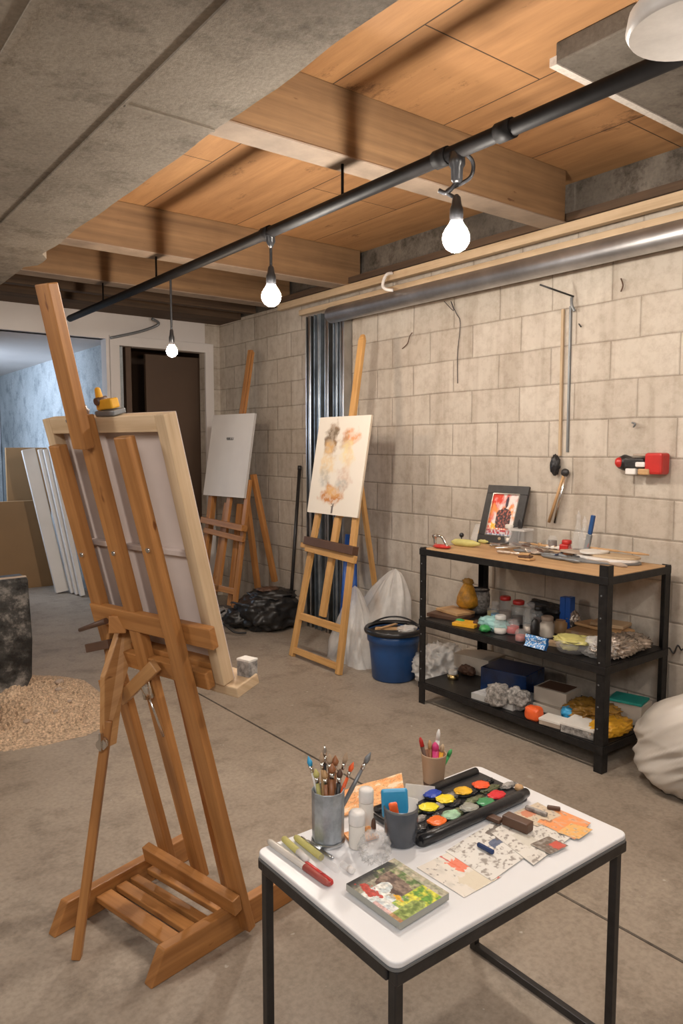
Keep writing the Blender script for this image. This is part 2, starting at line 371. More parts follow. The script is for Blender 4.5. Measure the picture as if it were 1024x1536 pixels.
# concrete slab strip of the ceiling, with formwork seams, rough right edge
bm = B(); ys = [-2.4+.09*i for i in range(int(8.6/.09)+1)]
ed = [V((1.17+.022*noise.noise(V((y*3, 0, 0)))+.012*noise.noise(V((y*11, 3, 0)))+(.05 if 4.15 < y < 4.4 else 0), y, 2.45)) for y in ys]
bm.prism([V((-2, ys[0], 2.45))]+ed+[V((-2, ys[-1], 2.45))], (0,0,.4)); struct(bm, 'ceiling_slab', 'slab')
for i, (p, q, wd) in enumerate([((.868,-2,2.447),(.868,6.1,2.447),.010), ((.52,-2,2.447),(.52,6.1,2.447),.015), ((.868,2.178,2.447),(1.165,2.182,2.447),.008)]):
    struct(B().bar(p, q, wd, .0064, side=(0,1,0) if i == 2 else (1,0,0)), 'trim_%d' % (i+2), 'slab')
# joists across the room
def joist(n, y0, y1, z0=2.6, x0=1.1, x1=W, m='beam'):
    bm = B().box(((x0+x1)/2, (y0+y1)/2, (z0+top)/2), (x1-x0, y1-y0, top-z0)); struct(bm, 'ceiling_beam_%d' % n, m, .004)
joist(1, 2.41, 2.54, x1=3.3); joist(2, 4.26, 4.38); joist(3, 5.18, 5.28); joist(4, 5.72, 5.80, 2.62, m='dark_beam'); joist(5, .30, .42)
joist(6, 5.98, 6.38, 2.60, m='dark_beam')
for i, yy in enumerate((2.385, 4.235, 5.155)):
    struct(B().box((2.25, yy+.085, 2.598), (2.2, .14, .006)), 'trim_%d' % (i+6), 'dusty')
struct(B().box((2.90, 1.55, 2.825), (1.3, .30, .07)), 'ceiling_beam_7', 'dark_concrete', .006)
struct(B().box((2.90, 1.71, 2.80), (1.3, .03, .03)), 'trim_9', 'plain_wall')
struct(B().box((3.39, 2.0, 2.635), (.12, 6.5, .04)), 'trim_10', 'dark_beam')
# far wall with passage opening and door opening
dl, dr = aty(177,560,FY).x, aty(308,560,FY).x; dt = aty(240,523,FY).z; jl = aty(160,560,FY).x; hd = 2.385
struct(B().box(((jl+dl)/2, FY+.06, 1.31), (dl-jl, .12, 2.62)), 'wall_jamb', 'white_wall')
struct(B().box(((dl+dr)/2, FY+.06, (dt+2.62)/2), (dr-dl, .12, 2.62-dt)), 'wall_header', 'white_wall')
struct(B().box(((dr+W)/2+.05, FY+.06, 1.31), (W-dr+.1, .12, 2.62)), 'wall_far', 'block_x')
struct(B().box(((jl-.5)/2, FY+.06, (hd+2.62)/2), (jl+.5, .12, 2.62-hd)), 'wall_bulkhead', 'white_wall')
struct(B().box((-1.25, FY+.06, 1.31), (1.5, .12, 2.62)), 'wall_far_left', 'white_wall')
struct(B().box((jl/2-.2, 8.7, hd+.03), (jl+.65, 4.5, .06)), 'ceiling_passage', 'white_wall')
struct(B().box((jl+.14, 9.40, 1.2), (.06, 5.88, 2.4)), 'wall_passage_right', 'grey_wall')
struct(B().box((jl/2-.3, 10.75, 1.2), (jl+.8, .1, 2.4)), 'wall_passage_far', 'grey_wall')
struct(B().box((-.55, 8.6, 1.2), (.1, 4.3, 2.4)), 'wall_passage_left', 'grey_wall')
# dark room beyond the door
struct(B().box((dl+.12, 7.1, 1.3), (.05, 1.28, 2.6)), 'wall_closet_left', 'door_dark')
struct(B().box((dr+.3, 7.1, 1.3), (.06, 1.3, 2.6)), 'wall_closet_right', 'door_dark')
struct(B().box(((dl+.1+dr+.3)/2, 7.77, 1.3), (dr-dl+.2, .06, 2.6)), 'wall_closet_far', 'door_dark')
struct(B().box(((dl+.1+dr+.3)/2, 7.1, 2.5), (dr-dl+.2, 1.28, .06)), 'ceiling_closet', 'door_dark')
bm = B(); fw = .085
bm.box((dl-fw/2+.01, FY-.012, dt/2), (fw, .03, dt)); bm.box((dr+fw/2-.01, FY-.012, dt/2), (fw, .03, dt)); bm.box(((dl+dr)/2, FY-.012, dt+fw/2-.005), (dr-dl+2*fw-.02, .032, fw))
struct(bm, 'door_frame_1', 'white_wall', .004)
dleaf = B().box((dr-.14, FY+.24, dt/2-.01), (.72, .04, dt-.04), rz=.0).make('door_1', 'door_dark'); dleaf['kind'] = 'structure'
# floor joint
struct(B().bar((1.97, .3, .0012), (1.90, 4.6, .0012), .008, .003, side=(1,0,0)), 'trim_11', 'dark_concrete')
# services on the right wall
o = solo(B().cyl((3.28, -2.4, 2.405), (3.28, 4.4, 2.405), .058, seg=24), 'steel_duct', 'pipe_steel', 'long galvanised steel pipe running along the top of the block wall', 'pipe', (3.28,1,2.405))
solo(B().bar((3.30,-2.4,2.565), (3.30,5.12,2.565), .05, .045), 'wooden_batten', 'pine', 'upper pale wooden batten along the wall above the steel pipe', 'batten', (3.3,1,2.565), 'pale battens above the pipe', .002)
solo(B().bar((3.33,-2.4,2.488), (3.33,4.86,2.488), .04, .045), 'wooden_batten', 'pine', 'lower pale wooden batten lying just above the steel pipe', 'batten', (3.33,1,2.488), 'pale battens above the pipe', .002)
for i, (y, wd, m_) in enumerate(((4.80,.07,'steel'), (4.68,.09,'bluesteel'), (4.56,.05,'steel'), (4.45,.06,'bluesteel'), (4.37,.05,'steel'))):
    bm = B(); bm.box((3.425, y, 1.23), (.012, wd, 2.46)); bm.box((3.39, y-wd/2+.004, 1.23), (.07, .008, 2.46)); bm.box((3.39, y+wd/2-.004, 1.23), (.07, .008, 2.46))
    bm.cyl((3.375, y, 0), (3.375, y, 2.46), .018, seg=12)
    pos = ['leftmost, nearest the corner', 'second from the left, dark blue tinted', 'middle one of five', 'fourth from the left, blue tinted', 'rightmost, behind the tall easel mast'][i]
    solo(bm, 'metal_stud', m_, 'vertical metal stud against the block wall, ' + pos, 'stud', (3.39, y, 0), 'vertical metal studs on the wall', .002)
bm = B(); bm.tube([(3.27,3.72,2.58),(3.22,3.72,2.56),(3.2,3.73,2.50),(3.2,3.70,2.465),(3.23,3.66,2.455)], .011)
solo(bm, 'pipe_hook', 'cap', 'small white plastic hook on the pale batten below the brightest bulb', 'hook', (3.25,3.72,2.5))
# overhead black pipe
bm = B(); bm.cyl((1.9,-2.4,2.45), (1.9,5.97,2.45), .026, seg=14)
for y in (1.62, 1.9, 3.05): bm.cyl((1.9,y-.03,2.45), (1.9,y+.03,2.45), .032, seg=14)
solo(bm, 'overhead_pipe', 'pipe', 'long black conduit pipe crossing the ceiling with the bulbs hanging from it', 'pipe', (1.9,1.8,2.45))
for y, l_ in ((2.47,'nearest thin black rod holding the overhead pipe under the big front joist'), (4.32,'middle thin black rod holding the overhead pipe'), (5.23,'farthest thin black rod holding the overhead pipe')):
    solo(B().cyl((1.9,y,2.45), (1.9,y,2.61), .006, seg=8), 'pipe_hanger', 'pipe', l_, 'hanger', (1.9,y,2.45), 'rods holding the overhead pipe')
def bulb(y, z, r, label, cord, m_='bulb', x=1.9):
    t = thing('hanging_bulb', label, 'light bulb', (x, y, z), 'bare bulbs hanging from the black pipe')
    B().tube(cord, .007 if r > .03 else .004).make('cord', 'black_plastic', t)
    zt = z + r*1.1
    B().lathe((x,y,zt), [(r*.42,-.005),(r*.5,.01),(r*.5,.045),(r*.38,.06),(r*.3,.085),(.006,.095)]).make('socket', 'black_plastic', t)
    pr = [(.001,-r),(r*.35,-r*.93),(r*.7,-r*.7),(r*.93,-r*.35),(r,0),(r*.95,r*.32),(r*.78,r*.68),(r*.55,r*1.0),(r*.42,r*1.25)]
    B().lathe((x,y,z), pr, 18).make('glass_bulb', m_, t)
    return t
y1 = at(633,365,2.19).y
bulb(1.83, 2.162, .047, 'brightest bare bulb hanging from the black pipe by a curved cord', [(1.9,1.83,2.27),(1.9,1.84,2.30),(1.885,1.86,2.325),(1.93,1.80,2.36),(1.935,1.79,2.41),(1.9,1.80,2.44)])
bm = B(); bm.lathe((1.9,1.83,2.345), [(.012,0),(.02,.01),(.021,.05),(.028,.06),(.028,.10)]); bm.tube([(1.90,1.83,2.35),(1.885,1.86,2.32),(1.87,1.885,2.33)], .008)
solo(bm, 'cable_plug', 'black_plastic', 'black cable plug and hook under the pipe above the brightest bulb', 'plug', (1.9,1.83,2.345))
bulb(3.02, 2.153, .046, 'middle bare bulb hanging on a short straight black cord', [(1.9,3.02,2.27),(1.9,3.02,2.36),(1.9,3.02,2.44)])
solo(B().lathe((1.9,3.02,2.375), [(.006,0),(.022,.03),(.02,.06),(.03,.07)]), 'cable_clip', 'black_plastic', 'black cable clip on the pipe above the middle bulb', 'clip', (1.9,3.02,2.375))
bulb(4.12, 2.01, .033, 'smallest and farthest bare bulb on a long thin cord near the door', [(1.9,4.12,2.11),(1.9,4.12,2.3),(1.9,4.12,2.44)], 'bulb_dim')
bulb(.45, 2.16, .043, 'unseen bare bulb added on the pipe beyond the right edge for extra light', [(1.9,.45,2.27),(1.9,.45,2.44)])  # extra bulb out of view, added to light the foreground
# white pendant lamp, upper right corner
t = thing('pendant_lamp', 'white pendant lamp shade hanging at the upper right corner', 'lamp', (1.475,.79,2.275))
bm = B(); bm.lathe((1.475,.79,2.275), [(.118,-.012),(.125,0),(.120,.03),(.085,.07),(.045,.10),(.02,.115)], 40); bm.make('shade', 'cap', t)
B().cyl((1.475,.79,2.385),(1.475,.79,2.86),.005).make('cord', 'cap', t)
# hose by the door top
solo(B().tube([aty(165,507,FY-.03), aty(190,502,FY-.04), aty(218,495,FY-.05), aty(238,486,FY-.08), aty(228,478,FY-.1)], .012), 'flexible_conduit', 'grey', 'thin grey flexible conduit curving over the door head', 'conduit', aty(190,502,FY))
# ================================================================ EASEL 1 (seen from behind)
fa, la = math.radians(75), math.radians(14.5)
F1 = V((math.sin(fa), math.cos(fa), 0)); W1 = V((-F1.y, F1.x, 0)); T1 = V((0,0,math.cos(la))) - F1*math.sin(la); N1 = W1.cross(T1)
if N1.dot(F1) < 0: N1.negate()
B1 = V((1.075, 1.806, .08))
def e1(w_, v_, d_=0): return B1 + W1*w_ + T1*v_ + N1*d_
t = thing('studio_easel', 'large brown wooden studio easel in the foreground seen from behind, holding a big canvas', 'easel', (.95,2.0,0))
def mem(name, w0, v0, w1, v1, wd, d0, d1, m_='easel', bev=.003):
    s_ = W1 if abs(v1-v0) > abs(w1-w0) else T1
    return B().bar(e1(w0, v0, (d0+d1)/2), e1(w1, v1, (d0+d1)/2), wd, d1-d0, side=s_).make(name, m_, t, bev)
mem('upright', .03, -.05, .05, 1.45, .052, -.05, -.022); mem('upright', .405, -.02, .405, 1.42, .052, -.016, .012)
mem('mast', .245, .02, .245, 1.50, .05, -.018, .012)
lab(mem('mast_extension', .228, 1.42, .208, 1.83, .056, -.052, -.022), 'paler upper length of the mast')
mem('front_strut', .235, -.09, .215, .80, .026, .06, .085)
mem('crossbar', -.085, .915, .43, .915, .06, -.022, .0)
mem('lower_crossbar', .005, .065, .41, .095, .055, -.082, -.052)
mem('canvas_rest', -.02, .775, .38, .775, .05, -.014, .0125)
# base rails and treads
def rail(P0, P1, h=.088, th=.036):
    P0, P1 = V(P0), V(P1); d = (P1-P0).normalized(); n = V((-d.y, d.x, 0))*th
    pts = [P0, P1, P1+V((0,0,h)), P0+d*.045+V((0,0,h))]; bm = B(); bm.prism([p-n/2 for p in pts], n); return bm.make('base_rail', 'easel', t, .004)
rail((.722,1.80,0), (1.29,1.905,0)); rail((.578,2.17,0), (1.09,2.315,0))
for k, (f, wd) in enumerate(((.10,.055), (.165,.04), (.215,.032), (.285,.04))):
    a = V((.722,1.80,.052))+F1*f+W1*.02; b_ = V((.722,1.80,.052))+F1*(f-.005)+W1*.375
    B().bar(a+F1*.015, b_+F1*.03, wd, .018, side=F1).make('tread', 'easel', t, .003)
# rear leg
ft = V((.608,2.03,0)); hg = V((.73,2.063,.62)); tp = V((.812,2.085,.955)); Sd = W1
B().bar(ft, hg+V((.0,.0,.04)), .026, .030, side=V((1,-.6,0))).make('rear_leg', 'easel', t, .003)
o = B().prism([hg+V((-.020,-.012,-.04)), hg+V((.022,-.004,-.035)), hg+V((.048,-.002,.13)), tp+V((.040,0,0)), tp+V((-.018,0,0)), hg+V((-.012,-.012,.17))], W1*.022).make('leg_bracket', 'easel_worn', t, .003)
lab(o, 'worn paler plank of the rear leg')
B().bar(tp+V((-.045,.03,-.02)), tp+V((-.06,.045,-.24)), .02, .02).make('hinge_strip', 'easel', t, .002)
B().bar(e1(.16,.80,-.034), V((.785,2.10,.70)), .038, .02, side=T1).make('brace', 'easel_worn', t, .003)
B().bar(e1(.30,.90,-.03), tp+V((-.02,.0,-.015)), .05, .05, side=V((0,0,1))).make('hinge_block', 'easel', t, .003)
bm = B(); bm.cyl(hg+V((-.03,-.03,-.015)), hg+V((.025,.02,-.015)), .006, seg=10); bm.cyl(hg+V((-.036,-.036,-.015)), hg+V((-.022,-.02,-.015)), .016, seg=12); bm.box(hg+V((-.036,-.038,-.005)), (.012,.008,.05), .6)
lab(bm.make('wing_bolt', 'chrome', t), 'silver wing bolt')
for w_, v_, d_ in ((.042,1.16,-.055), (.245,1.12,-.022), (.405,1.10,-.021)):
    B().cyl(e1(w_, v_, d_), e1(w_, v_, d_+.01), .0065, seg=10).make('screw', 'chrome', t)
B().cyl(e1(.35,.905,-.03), e1(.47,.865,-.05), .009, .006, seg=10).make('peg', M['brown'], t)
B().bar(e1(.36,.83,-.03), e1(.47,.80,-.04), .026, .02).make('peg', M['brown'], t, .002)
B().bar(e1(.33,.72,-.03), e1(.45,.68,-.04), .03, .02).make('peg', 'easel', t, .002)
B().bar(e1(.005,.738,.020), e1(.005,.738,.105), .03, .19, side=T1).make('ledge', 'stretcher', t, .003)
bm = B(); bm.cyl(e1(.238,.75,-.03), e1(.235,.68,-.03), .014, .017, seg=12); bm.cyl(e1(.235,.68,-.03), e1(.22,.55,-.026), .004, seg=8)
lab(bm.make('tension_rod', 'chrome', t), 'silver tension rod')
# canvas on it
c1 = thing('stretched_canvas', 'large stretched canvas seen from its back with pale wooden stretcher, on the foreground easel', 'canvas', e1(.2,.75,.05))
cw0, cw1, cv0, cv1 = -.052, .475, .755, 1.49; dA, dB = .014, .056
def cbar(name, w0, v0, w1, v1, wd, m_='stretcher', d0=dA, d1=dB-.003): return B().bar(e1(w0,v0,(d0+d1)/2), e1(w1,v1,(d0+d1)/2), wd, d1-d0, side=W1 if v1 != v0 else T1).make(name, m_, c1, .002)
cbar('stretcher_bar', cw0+.018, cv0, cw0+.018, cv1, .036); cbar('stretcher_bar', cw1-.018, cv0, cw1-.018, cv1, .036)
cbar('stretcher_bar', cw0+.036, cv1-.021, cw1-.036, cv1-.021, .042); cbar('stretcher_bar', cw0+.036, cv0+.03, cw1-.036, cv0+.03, .06, 'easel')
cbar('cross_brace', cw0+.036, 1.12, cw1-.036, 1.12, .016, 'canvas_back', .03, .045)
cbar('linen', (cw0+cw1)/2, cv0, (cw0+cw1)/2, cv1, cw1-cw0-.002, 'canvas_back', dB-.010, dB)
# things on the top edge of the canvas
tt = thing('spring_clamp', 'yellow and grey spring clamp on top of the foreground canvas, right of the mast', 'clamp', e1(.17,1.5,.03))
B().bar(e1(.145,1.522,.03), e1(.20,1.520,.03), .026, .026, side=T1).make('jaw', 'yellow', tt, .004)
B().bar(e1(.135,1.499,.03), e1(.215,1.499,.03), .014, .04, side=T1).make('base_plate', 'grey', tt, .003)
B().bar(e1(.208,1.505,.03), e1(.205,1.565,.03), .024, .02, side=W1, taper=.6).make('handle', 'yellow', tt, .005)
B().cyl(e1(.20,1.53,.012), e1(.20,1.53,.045), .010, seg=12).make('pivot', 'brown', tt)
tt = thing('wood_clamp', 'dark brown clamp on top of the foreground canvas, left of the mast', 'clamp', e1(.30,1.49,.03))
B().blob(e1(.31,1.485,.02), (.03,.03,.022), .3, 3, 3, 4).make('jaw', 'brown', tt)
B().bar(e1(.28,1.50,.02), e1(.285,1.57,.02), .018, .018).make('handle', 'brown', tt, .004)
B().bar(e1(.27,1.487,.02), e1(.37,1.482,.03), .010, .03, side=T1).make('screw_bar', 'grey', tt, .002)
# little box on the ledge
bp = e1(-.062,.734,.088); bp2 = thing('paint_box', 'small white printed box on the wooden ledge at the foot of the foreground canvas', 'box', bp+V((0,0,.02)))
B().box(bp+V((0,0,.034)), (.035,.045,.046), .3).make('body', 'news', bp2, .002); B().box(bp+V((0,0,.060)), (.036,.046,.006), .3).make('lid', 'paper', bp2, .001)
# ================================================================ EASELS 2 and 3 (seen from the front)
def field_easel(Bp, fdeg, ldeg, label, geo, m_):
    fr, lr = math.radians(fdeg), math.radians(ldeg); Fd = V((math.sin(fr), math.cos(fr), 0)); Wd = V((-Fd.y, Fd.x, 0)); Td = V((0,0,math.cos(lr))) - Fd*math.sin(lr)
    Nd = Wd.cross(Td); Nd = Nd if Nd.dot(Fd) > 0 else -Nd; Bp = V(Bp)
    P = lambda w_, v_, d_=0: Bp+Wd*w_+Td*v_+Nd*d_
    t = thing('lyre_easel', label, 'easel', Bp+Wd*-.25)
    def mem(name, w0, v0, w1, v1, wd, d0, d1, mm=m_, tp_=None): return B().bar(P(w0,v0,(d0+d1)/2), P(w1,v1,(d0+d1)/2), wd, d1-d0, side=Wd if abs(v1-v0) > abs(w1-w0) else Td, taper=tp_).make(name, mm, t, .003)
    geo(mem, P, t, Wd, Td, Nd, Fd); return t, P, Wd, Td, Nd, Fd
def geo2(mem, P, t, Wd, Td, Nd, Fd):
    mem('leg', -.535, .004, -.44, 1.25, .045, -.03, 0); mem('leg', 0, .004, -.055, 1.25, .045, -.03, 0)
    mem('mast', -.255, .33, -.235, 1.0, .055, -.032, -.004); mem('mast_extension', -.222, 1.0, -.245, 2.2, .052, -.035, -.005)
    o = B().bar(P(-.245,2.2,-.02), P(-.247,2.235,-.02), .05, .03, side=Wd, taper=.6).make('mast_tip', 'easel_yellow', t, .004)
    mem('crossbar', -.53, .05, -.01, .05, .042, -.026, -.002); mem('crossbar', -.505, .29, -.02, .29, .05, -.024, -.004); mem('crossbar', -.46, 1.15, -.05, 1.15, .05, -.05, -.03)
    lab(mem('tray', -.50, .815, .045, .80, .055, .0, .05, 'brown'), 'stained dark canvas tray'); mem('tray_lip', -.50, .765, .045, .745, .05, .0, .03); mem('clamp_bar', -.60, .775, -.49, .775, .035, -.02, .0)
    B().bar(P(-.25,1.6,-.05), V((3.38, P(-.25,0,0).y, .01)), .03, .03, side=Wd).make('rear_leg', 'easel_yellow', t, .003)
E2 = field_easel((2.77,3.66,0), 270, 10, 'yellow wooden easel in the middle of the room with a watercolour on it', geo2, 'easel_yellow')
def geo3(mem, P, t, Wd, Td, Nd, Fd):
    mem('leg', -.43, .004, -.46, 1.2, .05, -.03, 0); mem('leg', .055, .004, .035, 1.2, .045, -.03, 0)
    mem('mast', -.20, .25, -.20, 1.2, .05, -.032, -.004); mem('mast_extension', -.20, 1.0, -.175, 2.3, .045, -.035, -.005); mem('mast_extension', -.155, 1.3, -.14, 2.28, .02, -.03, -.01)
    mem('crossbar', -.45, .28, .04, .28, .05, -.024, -.004); mem('tray', -.47, .83, .11, .80, .05, .0, .06); mem('tray_lip', -.45, .745, .10, .71, .045, .0, .03)
    mem('back_post', -.50, .2, -.53, 1.12, .07, -.10, -.06); mem('inner_strut', -.33, .1, -.30, 1.0, .06, -.09, -.06); mem('inner_strut', -.08, .15, -.12, 1.0, .06, -.09, -.06)
    B().bar(P(.03,1.25,-.05), atx(412,872,3.32), .05, .035, side=Wd).make('rear_leg', 'easel', t, .003)
    B().bar(P(-.08,1.2,-.05), atx(388,893,3.22), .05, .035, side=Wd).make('rear_leg', 'easel', t, .003)
E3 = field_easel((2.855,5.256,0), 262, 10, 'brown wooden easel near the far corner with a blank white board on it', geo3, 'easel')
def wc(u, v):  # watercolour: two drifting columns joining a rust patch
    c = (.80,.74,.65); n = fb(u*6, v*9, 2); n2 = fb(u*16, v*22, 5)
    y = 1-v  # from the top
    def inpatch(cx, cy, rx, ry, k=.55): return 1-math.hypot((u-cx)/(rx*1.3), (y-cy)/(ry*1.3)) + n*k
    for cx, cy, rx, ry, col, st in ((.31,.26,.115,.16,(.30,.17,.08),1), (.30,.20,.12,.07,(.20,.15,.10),.9), (.30,.33,.08,.09,(.72,.45,.20),.8), (.28,.50,.13,.13,(.80,.60,.33),.7), (.27,.64,.11,.10,(.45,.45,.42),.6), (.66,.22,.16,.09,(.78,.32,.12),.85),
                            (.58,.26,.10,.10,(.40,.20,.10),.6), (.64,.36,.12,.15,(.84,.70,.38),.75), (.68,.50,.08,.16,(.80,.62,.45),.5), (.64,.62,.12,.11,(.62,.45,.36),.55), (.58,.72,.11,.07,(.45,.47,.44),.6), (.45,.80,.22,.085,(.55,.22,.06),1), (.46,.77,.15,.05,(.78,.50,.22),.7)):
        q = inpatch(cx, cy, rx, ry)
        if q > 0: c = mixt(c, col, min(1, q*2.2)*st*(.55+.5*(n2 > -.05)))
    if abs(u-.50) < .012+.01*n2 and .88 < y < .985 and n2 > -.2: c = (.12,.10,.09)
    if math.hypot((u-.5)/.035, (y-.905)/.02) < 1 and n2 > -.1: c = (.15,.12,.10)
    return c
t2, P2, Wd2, Td2, Nd2, Fd2 = E2
o = thing('watercolour_board', 'white board with a rust, ochre and grey watercolour on the yellow easel', 'painting', P2(-.26,1.0,.01))
painted('picture', P2(-.55,1.01,.004), Wd2*.56, Td2*.665, 90, 110, wc, o, thick=.014, side=(.62,.52,.40))
t3, P3, Wd3, Td3, Nd3, Fd3 = E3
def blank(u, v):
    y = 1-v
    if .40 < u < .58 and .285 < y < .315 and fb(u*60, y*10, 3) > -.25: return (.13,.12,.11)
    return mixt((.66,.62,.59), (.72,.68,.64), .5+fb(u*2, v*2, 1))
o = thing('blank_board', 'blank white board with a tiny dark printed mark on the far easel', 'board', P3(-.25,1.04,.01))
painted('face', P3(-.525,1.045,.004), Wd3*.57, Td3*.70, 70, 90, blank, o, thick=.022, side=(.50,.48,.46))
# clutter behind the far easel
solo(B().blob(V((3.02,5.45,0)), (.16,.2,.05), .5, 3, 4, 9), 'rag_heap', 'news', 'crumpled dark patterned rags on the floor behind the far easel', 'rags', (3.02,5.45,0))
# ================================================================ middle floor
# black bag, pole
bc = V((3.10,5.02,0)); t = thing('black_bag', 'shiny black duffel bag on the floor by the wall between the two far easels', 'bag', bc)
B().blob(bc, (.24,.24,.15), .35, 2.2, 5, 3, sq=.75).make('body', 'fabric_black', t)
B().blob(bc+V((-.16,.13,0)), (.15,.14,.085), .4, 2.6, 4, 6).make('pocket', 'fabric_black', t)
B().blob(bc+V((.03,-.02,.22)), (.19,.17,.05), .5, 3, 4, 8).make('flap', 'fabric_black', t)
B().blob(bc+V((-.02,-.03,.305)), (.09,.08,.012), .6, 3, 3, 2).make('lining', 'brown', t)
for k, pts in enumerate(([(-.38,.10,.03),(-.40,.0,.08),(-.36,-.10,.03),(-.28,-.14,.02)], [(-.22,.2,.19),(-.27,.05,.22),(-.22,-.1,.19),(-.1,-.2,.12)], [(-.25,.26,.12),(-.36,.17,.10),(-.37,.06,.02)])):
    B().tube([bc+V(p) for p in pts], .009).make('strap', 'fabric_black', t)
bm = B(); p0 = V((3.25,4.93,.02)); p1 = atx(449,705,3.40); bm.cyl(p0, p1, .014, seg=12); bm.cyl(p1, p1+(p1-p0).normalized()*.035, .017, seg=12)
solo(bm, 'metal_pole', 'black', 'thin black metal pole leaning on the block wall behind the black bag', 'pole', p0)
# blue spattered pole & dark roll behind easel 2
bm = B(); a = at(470,935,.0); bm.cyl(V((3.26,4.10,0)), V((3.35,4.22,.86)), .03, .022, seg=10); bm.cyl(V((3.23,4.22,0)), V((3.36,4.30,.8)), .022, .02, seg=10)
solo(bm, 'folded_poles', M['royal'], 'blue paint-spattered folded poles standing behind the yellow easel', 'poles', (3.26,4.1,0))
solo(B().blob(V((3.16,4.02,0)), (.1,.08,.06), .4, 3, 3, 5), 'black_pouch', 'fabric_black', 'small black lumpy pouch on the floor behind the yellow easel leg', 'pouch', (3.16,4.02,0))
solo(B().blob(V((3.26,3.9,0)), (.09,.12,.13), .25, 3, 3, 7, sq=.7), 'brown_carton', 'brown', 'dark brown crumpled carton behind the yellow easel', 'carton', (3.26,3.9,0))
# draped plastic sheeting
def drape(name, label, peak, basec, rx, ry, seed, folds=7, peak2=None):
    bm = B(); peak, basec = V(peak), V(basec); R = []; nr, ns = 22, 72
    for i in range(nr+1):
        s_ = i/nr; row = []
        for k in range(ns):
            a = 2*math.pi*k/ns; f = 1+.10*s_*math.sin(folds*a+seed+2*s_)+.55*noise.noise(V((math.cos(a)*1.5, math.sin(a)*1.5, seed+s_*1.2)))-.25*abs(noise.noise(V((math.cos(a)*4, math.sin(a)*4, seed+s_*2.5))))
            r = (s_**.6)*f; c = peak.lerp(basec, s_); z = c.z ; c.y += .09*math.sin(3.1*s_+seed)*s_*(1-s_); c.x -= .03*s_*(1-s_)
            row.append(bm.bm.verts.new(V((c.x+rx*r*math.cos(a)+.004, c.y+ry*r*math.sin(a), max(.002, z)))))
        R.append(row)
    for i in range(nr):
        for k in range(ns): bm.bm.faces.new((R[i][k], R[i][(k+1)%ns], R[i+1][(k+1)%ns], R[i+1][k])).smooth = True
    return solo(bm, name, 'film', label, 'plastic sheet', (basec.x, basec.y, 0))
drape('plastic_sheeting', 'translucent plastic sheeting heaped in a peak against the wall left of the blue bucket', (3.33,3.74,.62), (3.19,3.78,0), .19, .34, 1.3)
drape('plastic_sheeting', 'smaller fold of clear plastic sheeting in front of the peaked heap', (3.12,3.92,.50), (3.04,3.84,0), .13, .20, 4.1, 5)
solo(B().blob(V((3.18,3.14,0)), (.16,.13,.12), .55, 2.4, 5, 11, ridge=True), 'crumpled_plastic', 'film', 'crumpled clear plastic on the floor beside the left legs of the metal shelf', 'plastic', (3.17,3.18,0))
# bucket
bc = at(589,1000,.0); bc = V((3.03,3.41,0)); t = thing('paint_bucket', 'dark blue plastic bucket with a black rim left of the metal shelf', 'bucket', bc)
B().lathe(bc, [(.125,0),(.135,.01),(.150,.18),(.158,.24),(.166,.245),(.170,.30),(.160,.30),(.150,.20),(.120,.02)], 40).make('body', 'blue', t)
bm = B(); bm.lathe(bc, [(.168,.296),(.184,.296),(.188,.312),(.180,.326),(.168,.328),(.160,.315)], 40, cap=False); bm.make('rim', 'black_plastic', t)
B().lathe(bc, [(.002,.30),(.158,.298)], 30, cap=False).make('dark_contents', 'black', t)
B().tube([bc+V((-.18*math.cos(a)*0+.17*math.sin(a), .17*math.cos(a), .33+.02*math.sin(a*2))) for a in [i*.35-.5 for i in range(10)]], .006).make('handle', 'black_plastic', t)
solo(B().bar(bc+V((-.10,.06,.318)), bc+V((.03,-.08,.322)), .05, .008, side=(1,0,0)), 'wood_scrap', 'tan', 'wider brown scrap of wood in the top of the blue bucket', 'scrap', bc+V((0,0,.318)))
solo(B().bar(bc+V((-.12,.0,.331)), bc+V((.04,.02,.334)), .02, .006, side=(0,1,0)), 'wood_scrap', 'tan', 'narrow brown stick on the wider scrap in the blue bucket', 'scrap', bc+V((0,0,.33)))
solo(B().blob(bc+V((.03,-.09,.305)), (.07,.05,.022), .4, 3, 4, 3), 'clear_bag', 'film', 'crumpled clear bag in the top of the blue bucket', 'bag', bc+V((.03,-.09,.31)))
# ================================================================ passage: leaning boards
pz = aty(0,753,7.9).z; x0 = aty(-60,800,7.9).x; x1 = aty(78,800,7.9).x
solo(B().box(((x0+x1)/2, 7.93, pz/2), (x1-x0, .05, pz)), 'cardboard_sheet', 'cardbrown', 'wide low brown cardboard panel standing in the passage on the left', 'panel', ((x0+x1)/2,7.93,0), bevel=.002)
xa, xb = aty(18,700,8.25).x, aty(62,700,8.25).x
solo(B().box(((xa+xb)/2, 8.25, .72), (xb-xa+.12, .04, 1.44)), 'hardboard_sheet', 'cardbrown', 'tall dark brown board standing behind the leaning white boards', 'panel', ((xa+xb)/2,8.25,0), bevel=.002)
for i, (bx, tx, y, wd) in enumerate(((123,77,7.14,.042), (116,68,7.24,.042), (109,60,7.34,.042), (93,42,7.46,.12))):
    b0 = aty(bx,880,y); b0.z = 0.0; b1 = aty(tx,674,y+.16)
    solo(B().bar(b0+V((0,0,.012)), b1, wd, .085, side=(1,-.15,0)), 'leaning_board', 'white', 'white painted board leaning in the passage, '+['rightmost of four','second from the right','second from the left','leftmost and widest of four'][i], 'board', b0, 'white boards leaning in the passage', .003)
